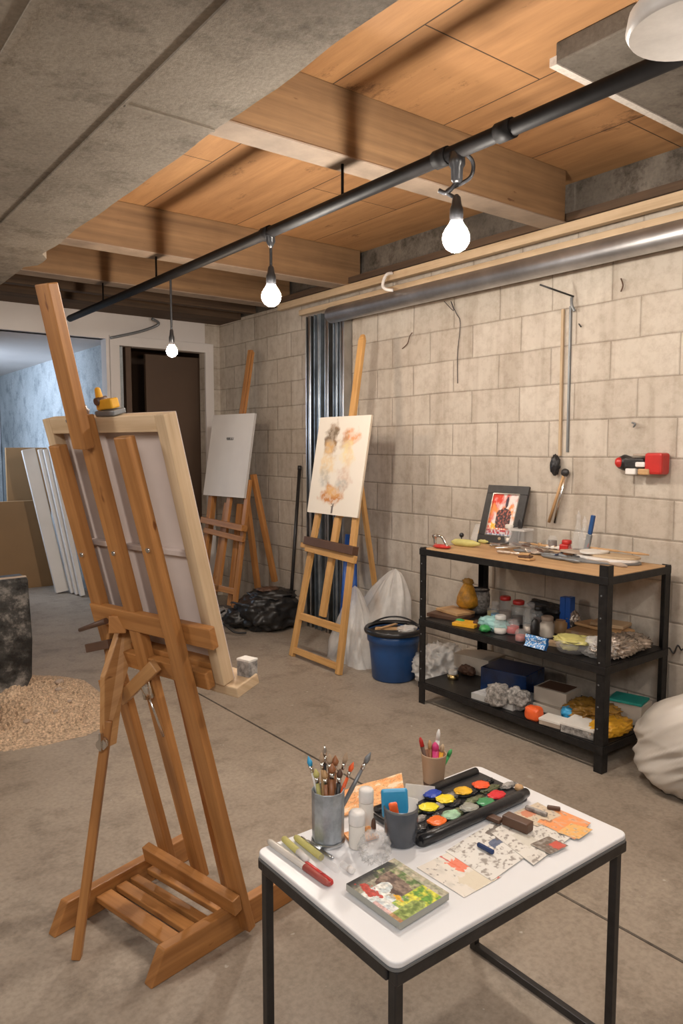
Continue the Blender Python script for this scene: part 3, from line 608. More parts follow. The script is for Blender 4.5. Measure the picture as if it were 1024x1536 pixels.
# ================================================================ sculpture stone, sand
sx0, sx1, sy = .60, 1.150, 4.38; bm = B()
pts = [V((sx0,sy,0)),V((1.02,sy,0)),V((1.07,sy,.04)),V((1.115,sy,.13)),V((1.125,sy,.35)),V((1.112,sy,.70)),V((1.10,sy,.715)),V((sx0,sy,.705))]
bm.prism(pts, (0,.13,0)); bmesh.ops.subdivide_edges(bm.bm, edges=bm.bm.edges[:], cuts=3, use_grid_fill=True)
t = thing('stone_slab', 'black and grey mottled stone block standing in the sand at the left edge', 'stone', (.9,sy+.11,0)); bm.make('body', 'stone', t, .01)
bm = B(); bm.box((.86,sy+.016,.714), (.49,.03,.008)); bm.make('top_edge', 'pebble', t, .002)
solo(B().blob(V((.73,3.96,.0)), (.115,.13,.15), .15, 1.8, 4, 2), 'pale_boulder', 'pebble', 'pale rounded boulder cut off by the left edge, in front of the mottled stone', 'boulder', (.73,3.96,0))
bm = B(); n = 90; g = []
sc = V((1.02,4.30,0))
for j in range(n+1):
    row = []
    for i in range(n+1):
        u, v = i/n*2-1, j/n*2-1; r = math.hypot(u, v); a = math.atan2(v, u)
        edge = 1+.16*noise.noise(V((math.cos(a)*2, math.sin(a)*2, 3)))
        h = max(0, 1-r/edge); z = .105*h**1.1*(1+.25*noise.noise(V((u*5, v*5, 1)))) + (.020*noise.noise(V((u*20, v*20, 2)))+.012*noise.noise(V((u*60, v*60, 5))))*min(1, h*5)
        row.append(bm.bm.verts.new(V((sc.x+u*.44, sc.y+v*.66, max(-.001 if h <= 0 else .0012, z)))))
    g.append(row)
for j in range(n):
    for i in range(n):
        f = [g[j][i], g[j][i+1], g[j+1][i+1], g[j+1][i]]
        if max(v.co.z for v in f) > 0: bm.bm.faces.new(f)
for v in [v for v in bm.bm.verts if not v.link_faces]: bm.bm.verts.remove(v)
o = solo(bm, 'sand_pile', 'sand', 'heap of coarse tan sand and wood crumbs around the mottled stone', 'sand', sc); o['kind'] = 'stuff'
pb = None
PL = ['largest pebble, on the crest of the sand heap', 'pebble below the largest one on the sand', 'flat pebble in the middle of the sand heap', 'pebble low on the front slope of the sand heap', 'tiny pebble on the right slope of the sand']
for i, (px, py, r) in enumerate(((89,1020,.022), (88,1035,.016), (84,1066,.012), (40,1080,.014), (104,1050,.010))):
    p = at(px, py, .055 if i < 2 else .05); u, v = (p.x-sc.x)/.44, (p.y-sc.y)/.66; h = max(0, 1-math.hypot(u, v)); p.z = max(0, .105*h**1.1-.004)
    solo(B().blob(p, (r*1.3, r, r*.8), .25, 1.5, 3, i), 'pebble', 'pebble', PL[i], 'pebble', p, 'pebbles on the sand')
# ================================================================ METAL SHELF
SX0, SX1, SY0, SY1 = 2.84, 3.36, 1.805, 2.975; ZT, ZM, ZB = .885, .485, .125
t = thing('metal_shelf', 'black slotted steel shelf rack with a wooden top board and three levels by the wall', 'shelf', ((SX0+SX1)/2,(SY0+SY1)/2,0))
for x, y, h in ((SX0+.02,SY0+.02,.935),(SX0+.02,SY1-.02,.89),(SX1-.02,SY0+.02,.89),(SX1-.02,SY1-.02,.89)):
    sx = -1 if x < 3.1 else 1; sy = -1 if y < 2.4 else 1
    bm = B(); bm.box((x, y+sy*.018, h/2), (.044,.006,h)); bm.box((x+sx*.019, y, h/2), (.006,.044,h))
    l = bm.make('leg', 'black_worn', t, .001)
    bm = B()
    for k in range(8): bm.cyl((x+sx*.0215, y+.008, .1+k*.1), (x+sx*.0235, y+.008, .1+k*.1), .004, seg=8)
    bm.make('rivets', 'grey', l)
for z, name, mm, th in ((ZT,'top_board','cork',.014), (ZM,'middle_shelf','black_worn',.008), (ZB,'bottom_shelf','black_worn',.008)):
    o = B().box(((SX0+SX1)/2,(SY0+SY1)/2,z-th/2), (SX1-SX0-.012, SY1-SY0-.012, th)).make(name, mm, t, .001)
    if mm == 'cork': lab(o, 'orange-brown wooden top board')
    bm = B(); yc, xc = (SY0+SY1)/2, (SX0+SX1)/2
    bm.box((SX0-.004,yc,z-.018), (.005,SY1-SY0+.008,.034)); bm.box((SX1+.002,yc,z-.018), (.005,SY1-SY0,.034)); bm.box((xc,SY0-.002,z-.018), (SX1-SX0,.005,.034)); bm.box((xc,SY1+.002,z-.018), (SX1-SX0,.005,.034))
    bm.make('shelf_rim', 'black_worn', t, .001)
def on(px, py, z, m=.05):
    p = at(px, py, z, SX1-m); p.y = min(max(p.y, SY0+.05), SY1-.07); p.x = max(p.x, SX0+.035); return p
def obox(px, py, z, sz, rz, name, m_, label, cat, dz=0, group=None, lid=None, bev=.002):
    p = on(px, py, z, sz[0]/2+.01) + V((0,0,dz)); p.x = max(p.x, SX0+sz[0]/2+.012); b_ = B().box(p+V((0,0,sz[2]/2)), sz, rz)
    if not lid: return solo(b_, name, m_, label, cat, p, group, bev)
    t = thing(name, label, cat, p, group); b_.make('body', m_, t, bev); B().box(p+V((0,0,sz[2]-.004)), (sz[0]+.003, sz[1]+.003, .01), rz).make('lid', lid, t, .001); return t
# ---- on the top
T_ = ZT
p = V((2.93,2.90,T_)); t = thing('bench_clamp', 'small red and chrome clamp gadget at the left end of the shelf top', 'gadget', p)
B().blob(p, (.035,.06,.012), .2, 2, 3, 1).make('base', 'red', t); B().tube([p+V((0,.05,.02)),p+V((0,.05,.06)),p+V((0,.0,.065)),p+V((0,-.03,.03)),p+V((0,-.045,.015))], .009).make('arm', 'chrome', t); B().cyl(p+V((0,.065,.06)),p+V((0,.04,.07)),.012).make('knob', 'chrome', t)
p = V((3.12,2.93,T_)); t = thing('knob_ornament', 'tiny stand with a round black knob behind the yellow-green roll', 'ornament', p)
B().box(p+V((0,0,.012)), (.03,.04,.024)).make('base', 'yellowgreen', t, .004); B().cyl(p+V((0,0,.02)),p+V((0,0,.05)),.004).make('stem', 'black', t); B().blob(p+V((0,0,.045)), (.014,.014,.014), 0, 1, 3).make('knob', 'black_plastic', t)
solo(B().blob(on(706,809,T_,.08), (.02,.05,.013), .4, 3, 3, 5), 'yellow_crumple', 'yellowgreen', 'small crumpled yellow wrapper behind the yellow-green roll', 'wrapper', on(706,809,T_,.08))
p = on(698,820,T_,.18); bm = B(); d = V((.02,-.09,0)); pp = [p+V((0,0,.021))-d+d*2*k/8 for k in range(9)]; bm.rings(pp, [.006,.018,.021,.021,.0215,.021,.019,.012,.008], 16)
solo(bm, 'wrapped_roll', 'yellowgreen', 'pale yellow-green wrapped roll lying on the front of the shelf top', 'roll', p)
# picture frame
f0 = V((3.27,2.945,T_+.002)); fU = V((.03,-.275,0)); fH = V((.10,.0,.335)); t = thing('picture_frame', 'black framed red and orange painting leaning on the wall on the shelf top', 'framed picture', f0)
fu, fh = fU.normalized(), fH.normalized(); fn = fh.cross(fu).normalized(); fn = fn if fn.x < 0 else -fn
bw = .05; lw, lh = fU.length, fH.length
for a, b_, s_ in ((fh*bw/2, fU+fh*bw/2, fh), (fH-fh*bw/2, fH+fU-fh*bw/2, fh), (fh*bw+fu*bw/2, fH-fh*bw+fu*bw/2, fu), (fh*bw+fU-fu*bw/2, fH-fh*bw+fU-fu*bw/2, fu)):
    B().bar(f0+a, f0+b_, bw, .02, side=s_).make('frame_side', 'black', t, .002)
def redart(u, v):
    u = 1-u if fU.cross(fH).dot(fn) < 0 and False else u
    n = fb(u*5, v*5, 3); n2 = fb(u*18, v*18, 7)
    c = mixt((.80,.72,.68), (.72,.06,.03), (v-.35)*1.2+(.5-u)*1.4+n*1.2)
    c = mixt(c, (.85,.30,.08), 1-abs(v-.58)*7+n*2)
    if v < .30: c = mixt((.82,.75,.60), (.75,.12,.06), .5+n2*2)
    body = math.hypot((u-.52)/.27, max(0, v-.50)/.16) < 1+n*.2 and v > .20
    if body: c = mixt((.04,.03,.035), (.55,.15,.10), .15+n2*1.4)
    if math.hypot((u-.56)/.055, (v-.80)/.13) < 1: c = (.05,.03,.05)
    if v < .16: c = mixt((.42,.02,.03), (.60,.58,.6), .3+n2*2)
    if v < .07: c = mixt((.10,.16,.30), (.65,.63,.62), .5+n2*2)
    if math.hypot((u-.2)/.09, (v-.24)/.07) < 1+n2: c = (.85,.50,.05)
    return c
painted('picture', f0+fh*(bw-.004)+fu*(bw-.004)+fn*-.004, fu*(lw-2*bw+.008), fh*(lh-2*bw+.008), 60, 84, redart, t, thick=.006 if fu.cross(fh).dot(fn) > 0 else -.006)
bm = B()
for a, b_, s_ in ((fh*bw, fU+fh*bw, fh), (fH-fh*bw, fH+fU-fh*bw, fh), (fh*bw+fu*bw, fH-fh*bw+fu*bw, fu), (fh*bw+fU-fu*bw, fH-fh*bw+fU-fu*bw, fu)):
    k = fu*bw*(1 if s_ is fh else 0); bm.bar(f0+a+k+fn*.008, f0+b_-k+fn*.008, .006, .01, side=s_)
lab(bm.make('inner_trim', 'chrome', t), 'thin silver inner trim')
# heap of sticks, knives and tools
ST = [((748,818),(842,806),'pine','pale wooden dowel on top of the tool heap',.006,.034), ((735,822),(800,815),'steel','steel palette knife pointing at the picture frame',.005,.012), ((742,826),(820,824),'chrome','long chrome scraper lying across the tool heap',.006,.012), ((760,812),(830,820),'brown','dark brown brush handle under the pale dowel',.005,.022),
      ((785,820),(880,832),'steel','grey steel ruler end in the tool heap',.005,.014), ((770,828),(850,838),'grey','grey file in front of the tool heap',.006,.008), ((810,812),(880,822),'tan','tan brush handle at the back of the tool heap',.005,.024), ((730,815),(770,808),'chrome','short chrome spatula at the foot of the picture frame',.005,.014),
      ((800,828),(900,835),'pine','pale stick running toward the palettes',.005,.01), ((850,826),(905,838),'black','black handled knife beside the red jar',.006,.012), ((775,818),(815,834),'brown','short dark stick crossing the heap',.006,.018)]
for i, (a, b_, m_, l_, r, h) in enumerate(ST):
    r *= 1.5; h += r*.4
    p, q = on(*a, T_), on(*b_, T_); p.z = q.z = T_+h; bm = B(); dd = q-p
    bm.rings([p, p+dd*.05, p+dd*.55, p+dd*.62, p+dd*.9, q], [r*.5, r, r*.9, r*.6, r*1.3, r*.4], 10)
    solo(bm, 'hand_tool', m_, l_, 'tool', p, 'tools heaped on the shelf top')
solo(B().blob(on(803,830,T_), (.05,.09,.014), .6, 3, 4, 12, ridge=True), 'grey_rag', 'foil', 'crumpled silvery rag in the middle of the tool heap', 'rag', on(803,830,T_))
solo(B().blob(on(760,818,T_), (.03,.10,.010), .6, 3, 4, 15, ridge=True), 'grey_rag', 'foil', 'flat crumpled foil strip below the picture frame', 'foil', on(760,818,T_))
p = on(789,840,T_); t = thing('wood_offcut', 'small brown layered wood offcut at the front edge of the shelf top', 'offcut', p)
for k in range(3): B().box(p+V((0,.005*k,.007+k*.011)), (.05-.004*k,.075-.012*k,.010), .2*k).make('layer', 'tan' if k != 1 else 'brown', t, .003)
# packets, boxes, jars on the top back
p = on(795,800,T_); t = thing('clear_packet', 'clear plastic packet standing right of the picture frame', 'packet', p)
B().bar(p+V((-.02,.03,0)), p+V((.03,.03,.10)), .16, .03, side=(0,1,0)).make('body', 'plastic', t, .008)
p = on(815,800,T_); solo(B().bar(p+V((.0,.02,.05)), p+V((.03,.02,.115)), .10, .006, side=(0,1,0)), 'yellow_card', 'yellow', 'yellow and blue printed card behind the clear packet', 'card', p)
p = on(832,800,T_); solo(B().bar(p+V((.0,-.0,.06)), p+V((.025,.0,.11)), .045, .010, side=(0,1,0)), 'blue_card', 'royal', 'small blue tag beside the yellow card', 'tag', p)
p = on(838,815,T_,.08); t = thing('plastic_box', 'clear plastic box with a bright lid in the middle of the shelf top', 'box', p)
B().box(p+V((0,0,.05)), (.09,.10,.10), .1).make('body', 'plastic', t, .004); B().box(p+V((0,0,.105)), (.095,.105,.012), .1).make('lid', 'film', t, .002)
def jar(px, py, z, r, h, m_, lm, name, label, cat='jar', fill=None, fh_=.6, group=None, dx=0):
    p = on(px, py, z, r+.01); t = thing(name, label, cat, p, group)
    B().lathe(p, [(r*.9,0),(r,.006),(r,h*.8),(r*.75,h*.88),(r*.75,h)], 20).make('body', m_, t)
    if lm: B().lathe(p, [(r*.8,h),(r*.84,h+.002),(r*.84,h+.018),(r*.7,h+.022)], 20).make('lid', lm, t)
    if fill: B().lathe(p, [(r*.85,.003),(r*.92,.01),(r*.92,h*fh_)], 18).make('contents', fill, t)
    return t
G1 = 'jars on the shelf top'
jar(848,824,T_,.026,.085,'glass',None,'glass_jar','narrow clear jar with reddish paint left of the red jar','jar','brown',.7,G1)
jar(862,828,T_,.030,.05,'glass','red','glass_jar','small jar with a red lid in front of the clear box','jar','red',.6,G1)
p = on(875,826,T_); solo(B().box(p+V((0,0,.025)),(.045,.05,.05),.2), 'red_block', 'red', 'small red and black paint tub right of the red lidded jar', 'tub', p, bevel=.006)
p = on(853,812,T_,.08); t = thing('whisk', 'small dark wire strainer standing up behind the red jars', 'strainer', p)
B().cyl(p, p+V((.0,-.01,.12)), .003, seg=8).make('handle', 'grey', t); B().blob(p+V((0,-.012,.105)), (.006,.018,.032), .05, 1, 3).make('mesh_head', 'black', t)
for i, (px, l_) in enumerate(((903,'clear spray bottle with dark dregs left of the blue knife'), (920,'second clear bottle, closest to the blue knife'))):
    p = on(px,828,T_,.07); t = thing('spray_bottle', l_, 'bottle', p, 'clear bottles on the shelf top'); h = .235-.025*i
    B().lathe(p, [(.028,0),(.03,.01),(.028,h*.45),(.018,h*.6),(.011,h*.72),(.010,h*.82)], 20).make('body', 'glass', t); B().lathe(p, [(.012,h*.82),(.013,h*.9),(.006,h*.92),(.005,h)], 14).make('nozzle', 'plastic', t)
    B().lathe(p, [(.024,.004),(.026,.012),(.025,.035)], 18).make('dregs', 'brown' if i == 0 else 'pebble', t)
p = on(936,826,T_,.07); t = thing('utility_knife', 'blue utility knife standing upright near the right end of the shelf top', 'knife', p)
B().bar(p, p+V((.02,-.012,.115)), .028, .02, side=(0,1,0)).make('lower_grip', 'grey', t, .005); B().bar(p+V((.02,-.012,.115)), p+V((.032,-.022,.215)), .022, .018, side=(0,1,0)).make('upper_grip', 'blue', t, .005); B().bar(p+V((.004,-.014,.05)), p+V((.018,-.022,.11)), .006, .012, side=(0,1,0)).make('red_stripe', 'red', t, .002)
solo(B().lathe(on(927,830,T_), [(.015,0),(.016,.03),(.012,.035)]), 'small_vial', 'brown', 'tiny brown vial at the foot of the blue knife', 'vial', on(927,830,T_))

MT = [((760,806),(835,800),'pine','pale wooden handle behind the tool heap, beside the frame',.008,.03), ((800,804),(850,812),'steel','broad steel putty knife behind the pale dowel',.010,.02), ((735,818),(762,826),'chrome','chrome spoon lying nearest the picture frame',.008,.01), ((812,836),(870,846),'grey','dark grey scraper at the front of the tool heap',.010,.006),
      ((856,838),(930,846),'black','black palette knife at the front of the palettes',.008,.008), ((865,818),(900,812),'tan','tan stick pointing at the clear bottles',.006,.03), ((745,830),(782,834),'foil','bent strip of metal near the wood offcut',.009,.006), ((820,826),(866,826),'paper','white paper roll lying in the tool heap',.011,.018),
      ((880,842),(940,852),'pebble','pale scraper under the white palette',.010,.004), ((955,822),(1000,842),'tan','tan brush handle on the card at the right end of the shelf top',.006,.044), ((780,812),(812,808),'dullred','dull red pencil on the tool heap',.005,.034), ((832,838),(858,830),'navy','dark blue pen near the front of the tool heap',.006,.014)]
for i, (a, b_, m_, l_, r, h) in enumerate(MT):
    p, q = on(*a, T_), on(*b_, T_); p.z = q.z = T_+h+r*.5; bm = B(); dd = q-p
    bm.rings([p, p+dd*.06, p+dd*.5, p+dd*.58, p+dd*.85, q], [r*.5, r*.9, r, r*.5, r*1.2, r*.5], 10)
    solo(bm, 'hand_tool', m_, l_, 'tool', p, 'tools heaped on the shelf top')
jar(816,812,T_,.032,.10,'glass','paper','glass_jar','clear jar with a white lid behind the tool heap','jar','foil',.5,G1)
jar(884,818,T_,.022,.06,'glass',None,'glass_jar','small empty glass between the red tub and the clear bottles','jar','pebble',.3,G1)
# palettes
def oval(c, rx, ry, rz, th, n=28, notch=True):
    out = []
    for k in range(n):
        a = 2*math.pi*k/n; r = 1-.18*math.exp(-((a-1.2)/.35)**2)*notch; x, y = rx*r*math.cos(a), ry*r*math.sin(a); out.append(V(c)+V((x*math.cos(rz)-y*math.sin(rz), x*math.sin(rz)+y*math.cos(rz), 0)))
    return B().prism(out, (0,0,th))
for i, (px, py, rx, ry, rz, h, m_, l_) in enumerate(((893,842,.085,.20,.3,0,'grey','long grey palette at the bottom of the palette stack'), (925,838,.10,.17,-.2,.011,'white','large white palette at the right end of the shelf top'), (960,836,.07,.12,.1,.022,'pine','pale wooden palette hanging over the right end of the shelf'), (905,832,.06,.12,.25,.022,'pebble','brownish palette behind the white one'), (945,830,.08,.06,0,.033,'paper','cream sheet of card on top of the palettes'))):
    p = on(px,py,T_,.1)+V((0,0,h+.001)); p.y = max(p.y, SY0+.08)
    solo(oval(p, rx*1.08, ry*1.08, rz, .0105), 'palette', m_, l_, 'palette', p, 'palettes stacked on the shelf top', .002)
# ---- middle shelf
Z = ZM
p = on(668,912,Z,.12); t = thing('amber_bag', 'orange-yellow plastic bag standing at the left end of the middle shelf', 'bag', p)
B().lathe(p+V((0,0,.036)), [(.05,0),(.066,.02),(.062,.06),(.045,.10),(.030,.13),(.020,.145)], 14).make('body', 'amber2', t); B().blob(p+V((0,0,.165)), (.025,.035,.022), .5, 4, 3, 5).make('gathered_neck', 'amber', t)
for i, (px, py, sz, rz, dz, m_, l_) in enumerate(((672,924,(.16,.22,.02),.2,0,'brown','dark red-brown book at the bottom of the left pile'), (676,922,(.13,.19,.015),-.1,.021,'tan','tan slab on the dark red-brown book'), (700,938,(.10,.13,.018),.3,0,'yellow','yellow sheet pad in front of the left pile'))):
    obox(px,py,Z,sz,rz,'pad',m_,l_,'pad',dz,'pads on the middle shelf')
solo(B().blob(on(690,935,Z,.3), (.02,.03,.014), .3, 2, 3, 4), 'green_lump', 'green', 'small green paint cake at the front edge of the middle shelf', 'paint', on(690,935,Z))
p = on(717,918,Z,.1); t = thing('wire_basket', 'small round dark woven basket behind the yellow pad', 'basket', p)
B().lathe(p, [(.05,0),(.065,.03),(.068,.10),(.06,.13),(.055,.13),(.06,.09)], 20).make('body', 'news', t); B().lathe(p, [(.06,.128),(.066,.134),(.06,.14)], 20, cap=False).make('rim', 'black', t)
solo(B().blob(on(740,945,Z,.3), (.05,.085,.035), .5, 3, 4, 22, ridge=True), 'green_blue_bag', clear('greenish_bag', (.35,.62,.60), .85, .2), 'crumpled green and blue plastic bag at the front of the middle shelf', 'bag', on(740,945,Z))
solo(B().blob(on(727,948,Z,.3), (.03,.03,.02), .4, 3, 3, 24), 'green_sponge', 'green', 'bright green sponge beside the crumpled plastic bag', 'sponge', on(727,948,Z))
G2 = 'jars on the middle shelf'
jar(757,932,Z,.036,.12,'glass','red','glass_jar','tall glass jar with a red lid at the back of the middle shelf','jar','pebble',.5,G2)
jar(777,936,Z,.038,.11,'glass','red','glass_jar','second red topped glass jar beside the tall one','jar','brown',.4,G2)
jar(768,950,Z,.036,.07,'plastic',None,'glass_jar','low clear tub with dark red paint in front of the red topped jars','tub','red',.55,G2)
jar(793,950,Z,.033,.14,'glass','plastic','plastic_bottle','clear bottle with a tall neck in the middle of the middle shelf','bottle','foil',.3,G2)
jar(750,950,Z,.034,.075,'plastic','film','glass_jar','clear tub with a pale lid behind the green and blue bag','tub','paper',.4,G2)
solo(B().blob(on(812,925,Z,.06), (.05,.10,.055), .4, 2.4, 4, 31), 'film_roll', 'film', 'long bundle of clear film at the back of the middle shelf', 'film', on(812,925,Z))
solo(B().blob(on(838,930,Z,.06)+V((0,0,.03)), (.05,.13,.05), .5, 2.6, 4, 33), 'black_cloth', 'fabric_black', 'black cloth heaped at the back of the middle shelf left of the blue box', 'cloth', on(838,930,Z))
jar(820,955,Z,.036,.085,'cardgrey','pebble','paint_can','grey paint can in front of the black cloth','can',None,.6,'cans on the middle shelf')
jar(840,950,Z,.034,.07,'tan',None,'paint_can','tan paint can right of the grey one','can',None,.6,'cans on the middle shelf')
solo(B().blob(on(802,958,Z,.3), (.03,.02,.055), .3, 3, 3, 3), 'black_pouch', 'fabric_black', 'small black pouch between the clear bottle and the grey can', 'pouch', on(802,958,Z))
def bluepk(u, v): return (.65,.72,.78) if fb(u*14, v*8, 4) > .12 else mixt((.02,.16,.48), (.05,.28,.62), .5+fb(u*4, v*4, 2))
p = on(812,970,Z,.3); p.x = SX0+.03; t = thing('blue_packet', 'blue and white printed packet at the front edge of the middle shelf', 'packet', p); painted('print', p+V((-.012,.055,.0)), (0,-.12,0), (.015,0,.055), 40, 24, bluepk, t, thick=.02, side=(.02,.12,.35), warp=.012)
p = on(857,980,Z,.3); p.x = max(p.x, SX0+.09); t = thing('glass_bowl', 'round bowl of yellow and green paint tubes under a yellow cloth', 'bowl', p)
B().lathe(p, [(.05,0),(.075,.015),(.085,.05),(.08,.07),(.07,.055)], 24).make('body', 'plastic', t); B().blob(p+V((0,0,.052)), (.078,.09,.014), .5, 3, 4, 6).make('cloth', 'yellowgreen', t); B().blob(p+V((-.03,0,.02)), (.04,.045,.02), .4, 3, 3, 8).make('green_contents', 'yellowgreen', t)
for dx in (0,): 
    p = on(875,935,Z,.06); t = thing('blue_carton', 'tall royal blue carton standing at the back of the middle shelf', 'carton', p); B().box(p+V((0,0,.085)), (.045,.032,.17)).make('left_half', 'royal', t, .002); B().box(p+V((0,-.033,.087)), (.045,.030,.174)).make('right_half', 'royal', t, .002)
solo(B().blob(on(893,935,Z,.05), (.03,.045,.05), .5, 3, 4, 41, ridge=True), 'foil_lump', 'foil', 'crumpled foil lump right of the blue carton', 'foil', on(893,935,Z))
for i, (px, py, sz, rz, dz, m_, l_) in enumerate(((893,962,(.14,.26,.03),.12,0,'cardbrown','brown padded envelope at the bottom of the envelope pile'), (905,958,(.13,.27,.016),-.1,.032,'tan','orange-brown envelope in the middle of the envelope pile'), (925,956,(.12,.17,.02),.2,.05,'card','brown paper packet on top of the envelope pile'))):
    obox(px,py,Z,sz,rz,'paper_envelope',m_,l_,'envelope',dz+.02,'brown envelopes on the middle shelf',None,.006)
solo(B().blob(on(893,985,Z,.3)+V((.01,0,0)), (.055,.085,.045), .5, 2.4, 4, 51, ridge=True), 'clear_bag', 'film', 'whitish crumpled clear bag at the front right of the middle shelf', 'bag', on(893,985,Z))
solo(B().blob(V((3.05,1.90,Z)), (.12,.08,.045), .6, 3, 5, 53, ridge=True), 'crumpled_wrap', 'foil', 'crumpled shiny brown wrapping at the right end of the middle shelf', 'wrapping', (3.05,1.90,Z))
solo(B().blob(V((3.22,1.92,Z)), (.09,.08,.035), .6, 3, 4, 55, ridge=True), 'crumpled_wrap', 'foil', 'second lump of shiny wrapping nearer the wall on the middle shelf', 'wrapping', (3.22,1.92,Z))

for (px, py, rr_, h_, bm_, lm_, fm_, l_) in ((738,925,.03,.06,'plastic',None,'yellowgreen','low clear tub of yellowish paint right of the dark basket'), (806,940,.028,.09,'glass','black','brown','slim glass jar with a black lid left of the black cloth'), (780,962,.026,.06,'glass',None,'dullred','small glass of dull red water at the front of the middle shelf'), (855,938,.03,.075,'plastic','paper','paper','clear tub with a white lid left of the blue carton'),
        (862,962,.024,.05,'glass',None,'yellow','tiny glass of yellow paint behind the bowl'), (742,935,.024,.10,'glass','plastic','ltblue','slim clear bottle with blue dregs behind the crumpled bag')):
    jar(px, py, Z, rr_, h_, bm_, lm_, 'glass_jar', l_, 'jar', fm_, .55, G2)
for (px, py, sz, rz, dz, m_, l_) in ((785,930,(.10,.12,.08),.2,0,'cardgrey','grey carton behind the red topped jars'), (830,968,(.05,.09,.02),.3,0,'card','flat brown box right of the blue and white packet'), (722,940,(.05,.08,.03),.4,0,'brown','dark brown box beside the green sponge')):
    obox(px,py,Z,sz,rz,'small_carton',m_,l_,'carton',dz,'small cartons on the middle shelf')
# ---- bottom shelf
Z = ZB
p = on(675,1012,Z,.3); jar(679,1018,Z,.032,.028,'brass','paper','round_tin','small round tin with a cream lid at the left of the bottom shelf','tin')
solo(B().blob(on(700,1012,Z,.2), (.03,.06,.03), .4, 3, 4, 61), 'brown_rag', 'brown', 'brown rag beside the round tin on the bottom shelf', 'rag', on(700,1012,Z))
obox(715,1000,Z,(.18,.24,.10),.15,'grey_carton','cardgrey','flat grey carton at the back left of the bottom shelf','carton',0,None,'cardgrey')
def newsf(u, v): return mixt((.42,.42,.43), (.62,.61,.60), .5+fb(u*10, v*10, 2)*1.5+(.4 if int(v*26) % 2 else -.2))
p = V((SX0+.02,2.60,Z)); painted('newspaper_stack', p, (.02,-.26,0), (.24,.0,0), 40, 40, newsf, thick=.03, side=(.45,.44,.42), label='flat stack of grey printed papers at the front of the bottom shelf', cat='papers')
obox(768,1035,Z,(.22,.27,.13),.2,'navy_box','navy','glossy navy blue box in the middle of the bottom shelf','box',0,None,None,.004)
solo(B().blob(on(748,1058,Z,.4), (.055,.06,.058), .4, 2.4, 4, 71, sq=.7), 'wrapped_bundle', 'news', 'brownish newspaper wrapped bundle in front of the navy box', 'bundle', on(748,1058,Z), 'paper bundles on the bottom shelf')
solo(B().blob(on(775,1062,Z,.4), (.055,.07,.055), .6, 2.8, 4, 73), 'wrapped_bundle', 'news', 'grey crumpled paper bundle between the brownish one and the orange box', 'bundle', on(775,1062,Z), 'paper bundles on the bottom shelf')
obox(838,1065,Z,(.17,.20,.035),.12,'carton','cardgrey','flat carton at the bottom of the carton stack','carton',0,'grey cartons on the bottom shelf')
obox(835,1062,Z,(.15,.18,.075),.12,'carton','cardgrey','printed carton with an open dark top, on the flat carton','carton',.036,'grey cartons on the bottom shelf')
p = on(835,1062,Z,.085); solo(B().box(p+V((0,0,.036+.076)), (.12,.15,.004), .12), 'dark_insert', 'brown', 'dark sheet lying in the top of the printed carton', 'sheet', p+V((0,0,.11)))
solo(B().blob(on(797,1080,Z,.45), (.034,.042,.034), .15, 2, 4, 81, sq=.55), 'orange_box', 'orange', 'bright orange-red box at the front of the bottom shelf', 'box', on(797,1080,Z))
obox(826,1088,Z,(.09,.11,.03),.15,'white_book','pebble','white topped book right of the orange box','book',0,None,'paper')
solo(B().blob(on(853,1080,Z,.3), (.035,.042,.036), .3, 2.2, 4, 83), 'blue_ball', 'ltblue', 'crumpled light blue paper ball behind the printed bundle', 'paper ball', on(853,1080,Z))
obox(875,1098,Z,(.14,.16,.045),.15,'printed_parcel','news','large white topped parcel of printed paper behind the front right leg','parcel',0,None,'paper')
solo(B().blob(V((3.10,2.03,Z)), (.11,.12,.045), .55, 2.6, 5, 85, ridge=True), 'yellow_net_bag', 'amber', 'crumpled amber yellow bag at the right end of the bottom shelf', 'bag', (3.09,2.0,Z))
solo(B().blob(V((3.02,1.885,Z)), (.12,.065,.03), .6, 4, 4, 87, ridge=True), 'yellow_netting', 'yellow', 'bright yellow netting in front of the amber bag', 'netting', (3.02,1.885,Z))
p = V((3.24,1.93,Z)); t = thing('teal_box', 'teal and beige carton at the back right end of the bottom shelf', 'carton', p); B().box(p+V((0,0,.05)), (.12,.19,.10), .1).make('body', 'cardgrey', t, .002); B().box(p+V((-.01,-.01,.105)), (.13,.16,.012), .25).make('lid', 'teal', t, .002)
# ================================================================ ON THE BLOCK WALL
WX = 3.44
t = thing('wall_rod', 'short dark metal rod sticking out high on the wall with a clamp hanging from it', 'rod', (WX,2.44,2.27))
B().cyl((WX-.02,2.43,2.245), (3.25,2.52,2.30), .005, seg=8).make('rod', 'black', t); B().tube([(WX-.03,2.435,2.24),(WX-.035,2.43,2.20),(WX-.03,2.415,2.165)], .008).make('hanging_clamp', 'grey', t)
solo(B().bar((WX-.012,2.497,1.40),(WX-.012,2.50,2.19),.014,.014), 'wood_dowel', 'pine', 'thin vertical pale wood strip on the block wall', 'wood strip', (WX-.012,2.5,1.4))
solo(B().bar((WX-.006,2.452,1.42),(WX-.006,2.455,2.20),.016,.010), 'dowel_shadow', 'grey', 'thin vertical grey strip standing for the shadow of the pale wood strip', 'painted shadow', (WX-.006,2.45,1.42))  # cast shadow of the wood dowel, built as a grey strip
solo(B().blob((WX-.035,2.51,1.30), (.022,.028,.055), .45, 3, 4, 91, flat=False), 'black_grip', 'black_plastic', 'black rubber grip at the lower end of the pale wood strip', 'grip', (WX-.03,2.51,1.31))
t = thing('wall_pliers', 'long handled steel pliers hanging on the wall above the shelf', 'pliers', (WX-.03,2.45,1.32))
B().blob((WX-.03,2.447,1.29), (.016,.024,.022), .1, 2, 3, 2, flat=False).make('joint', 'black', t)
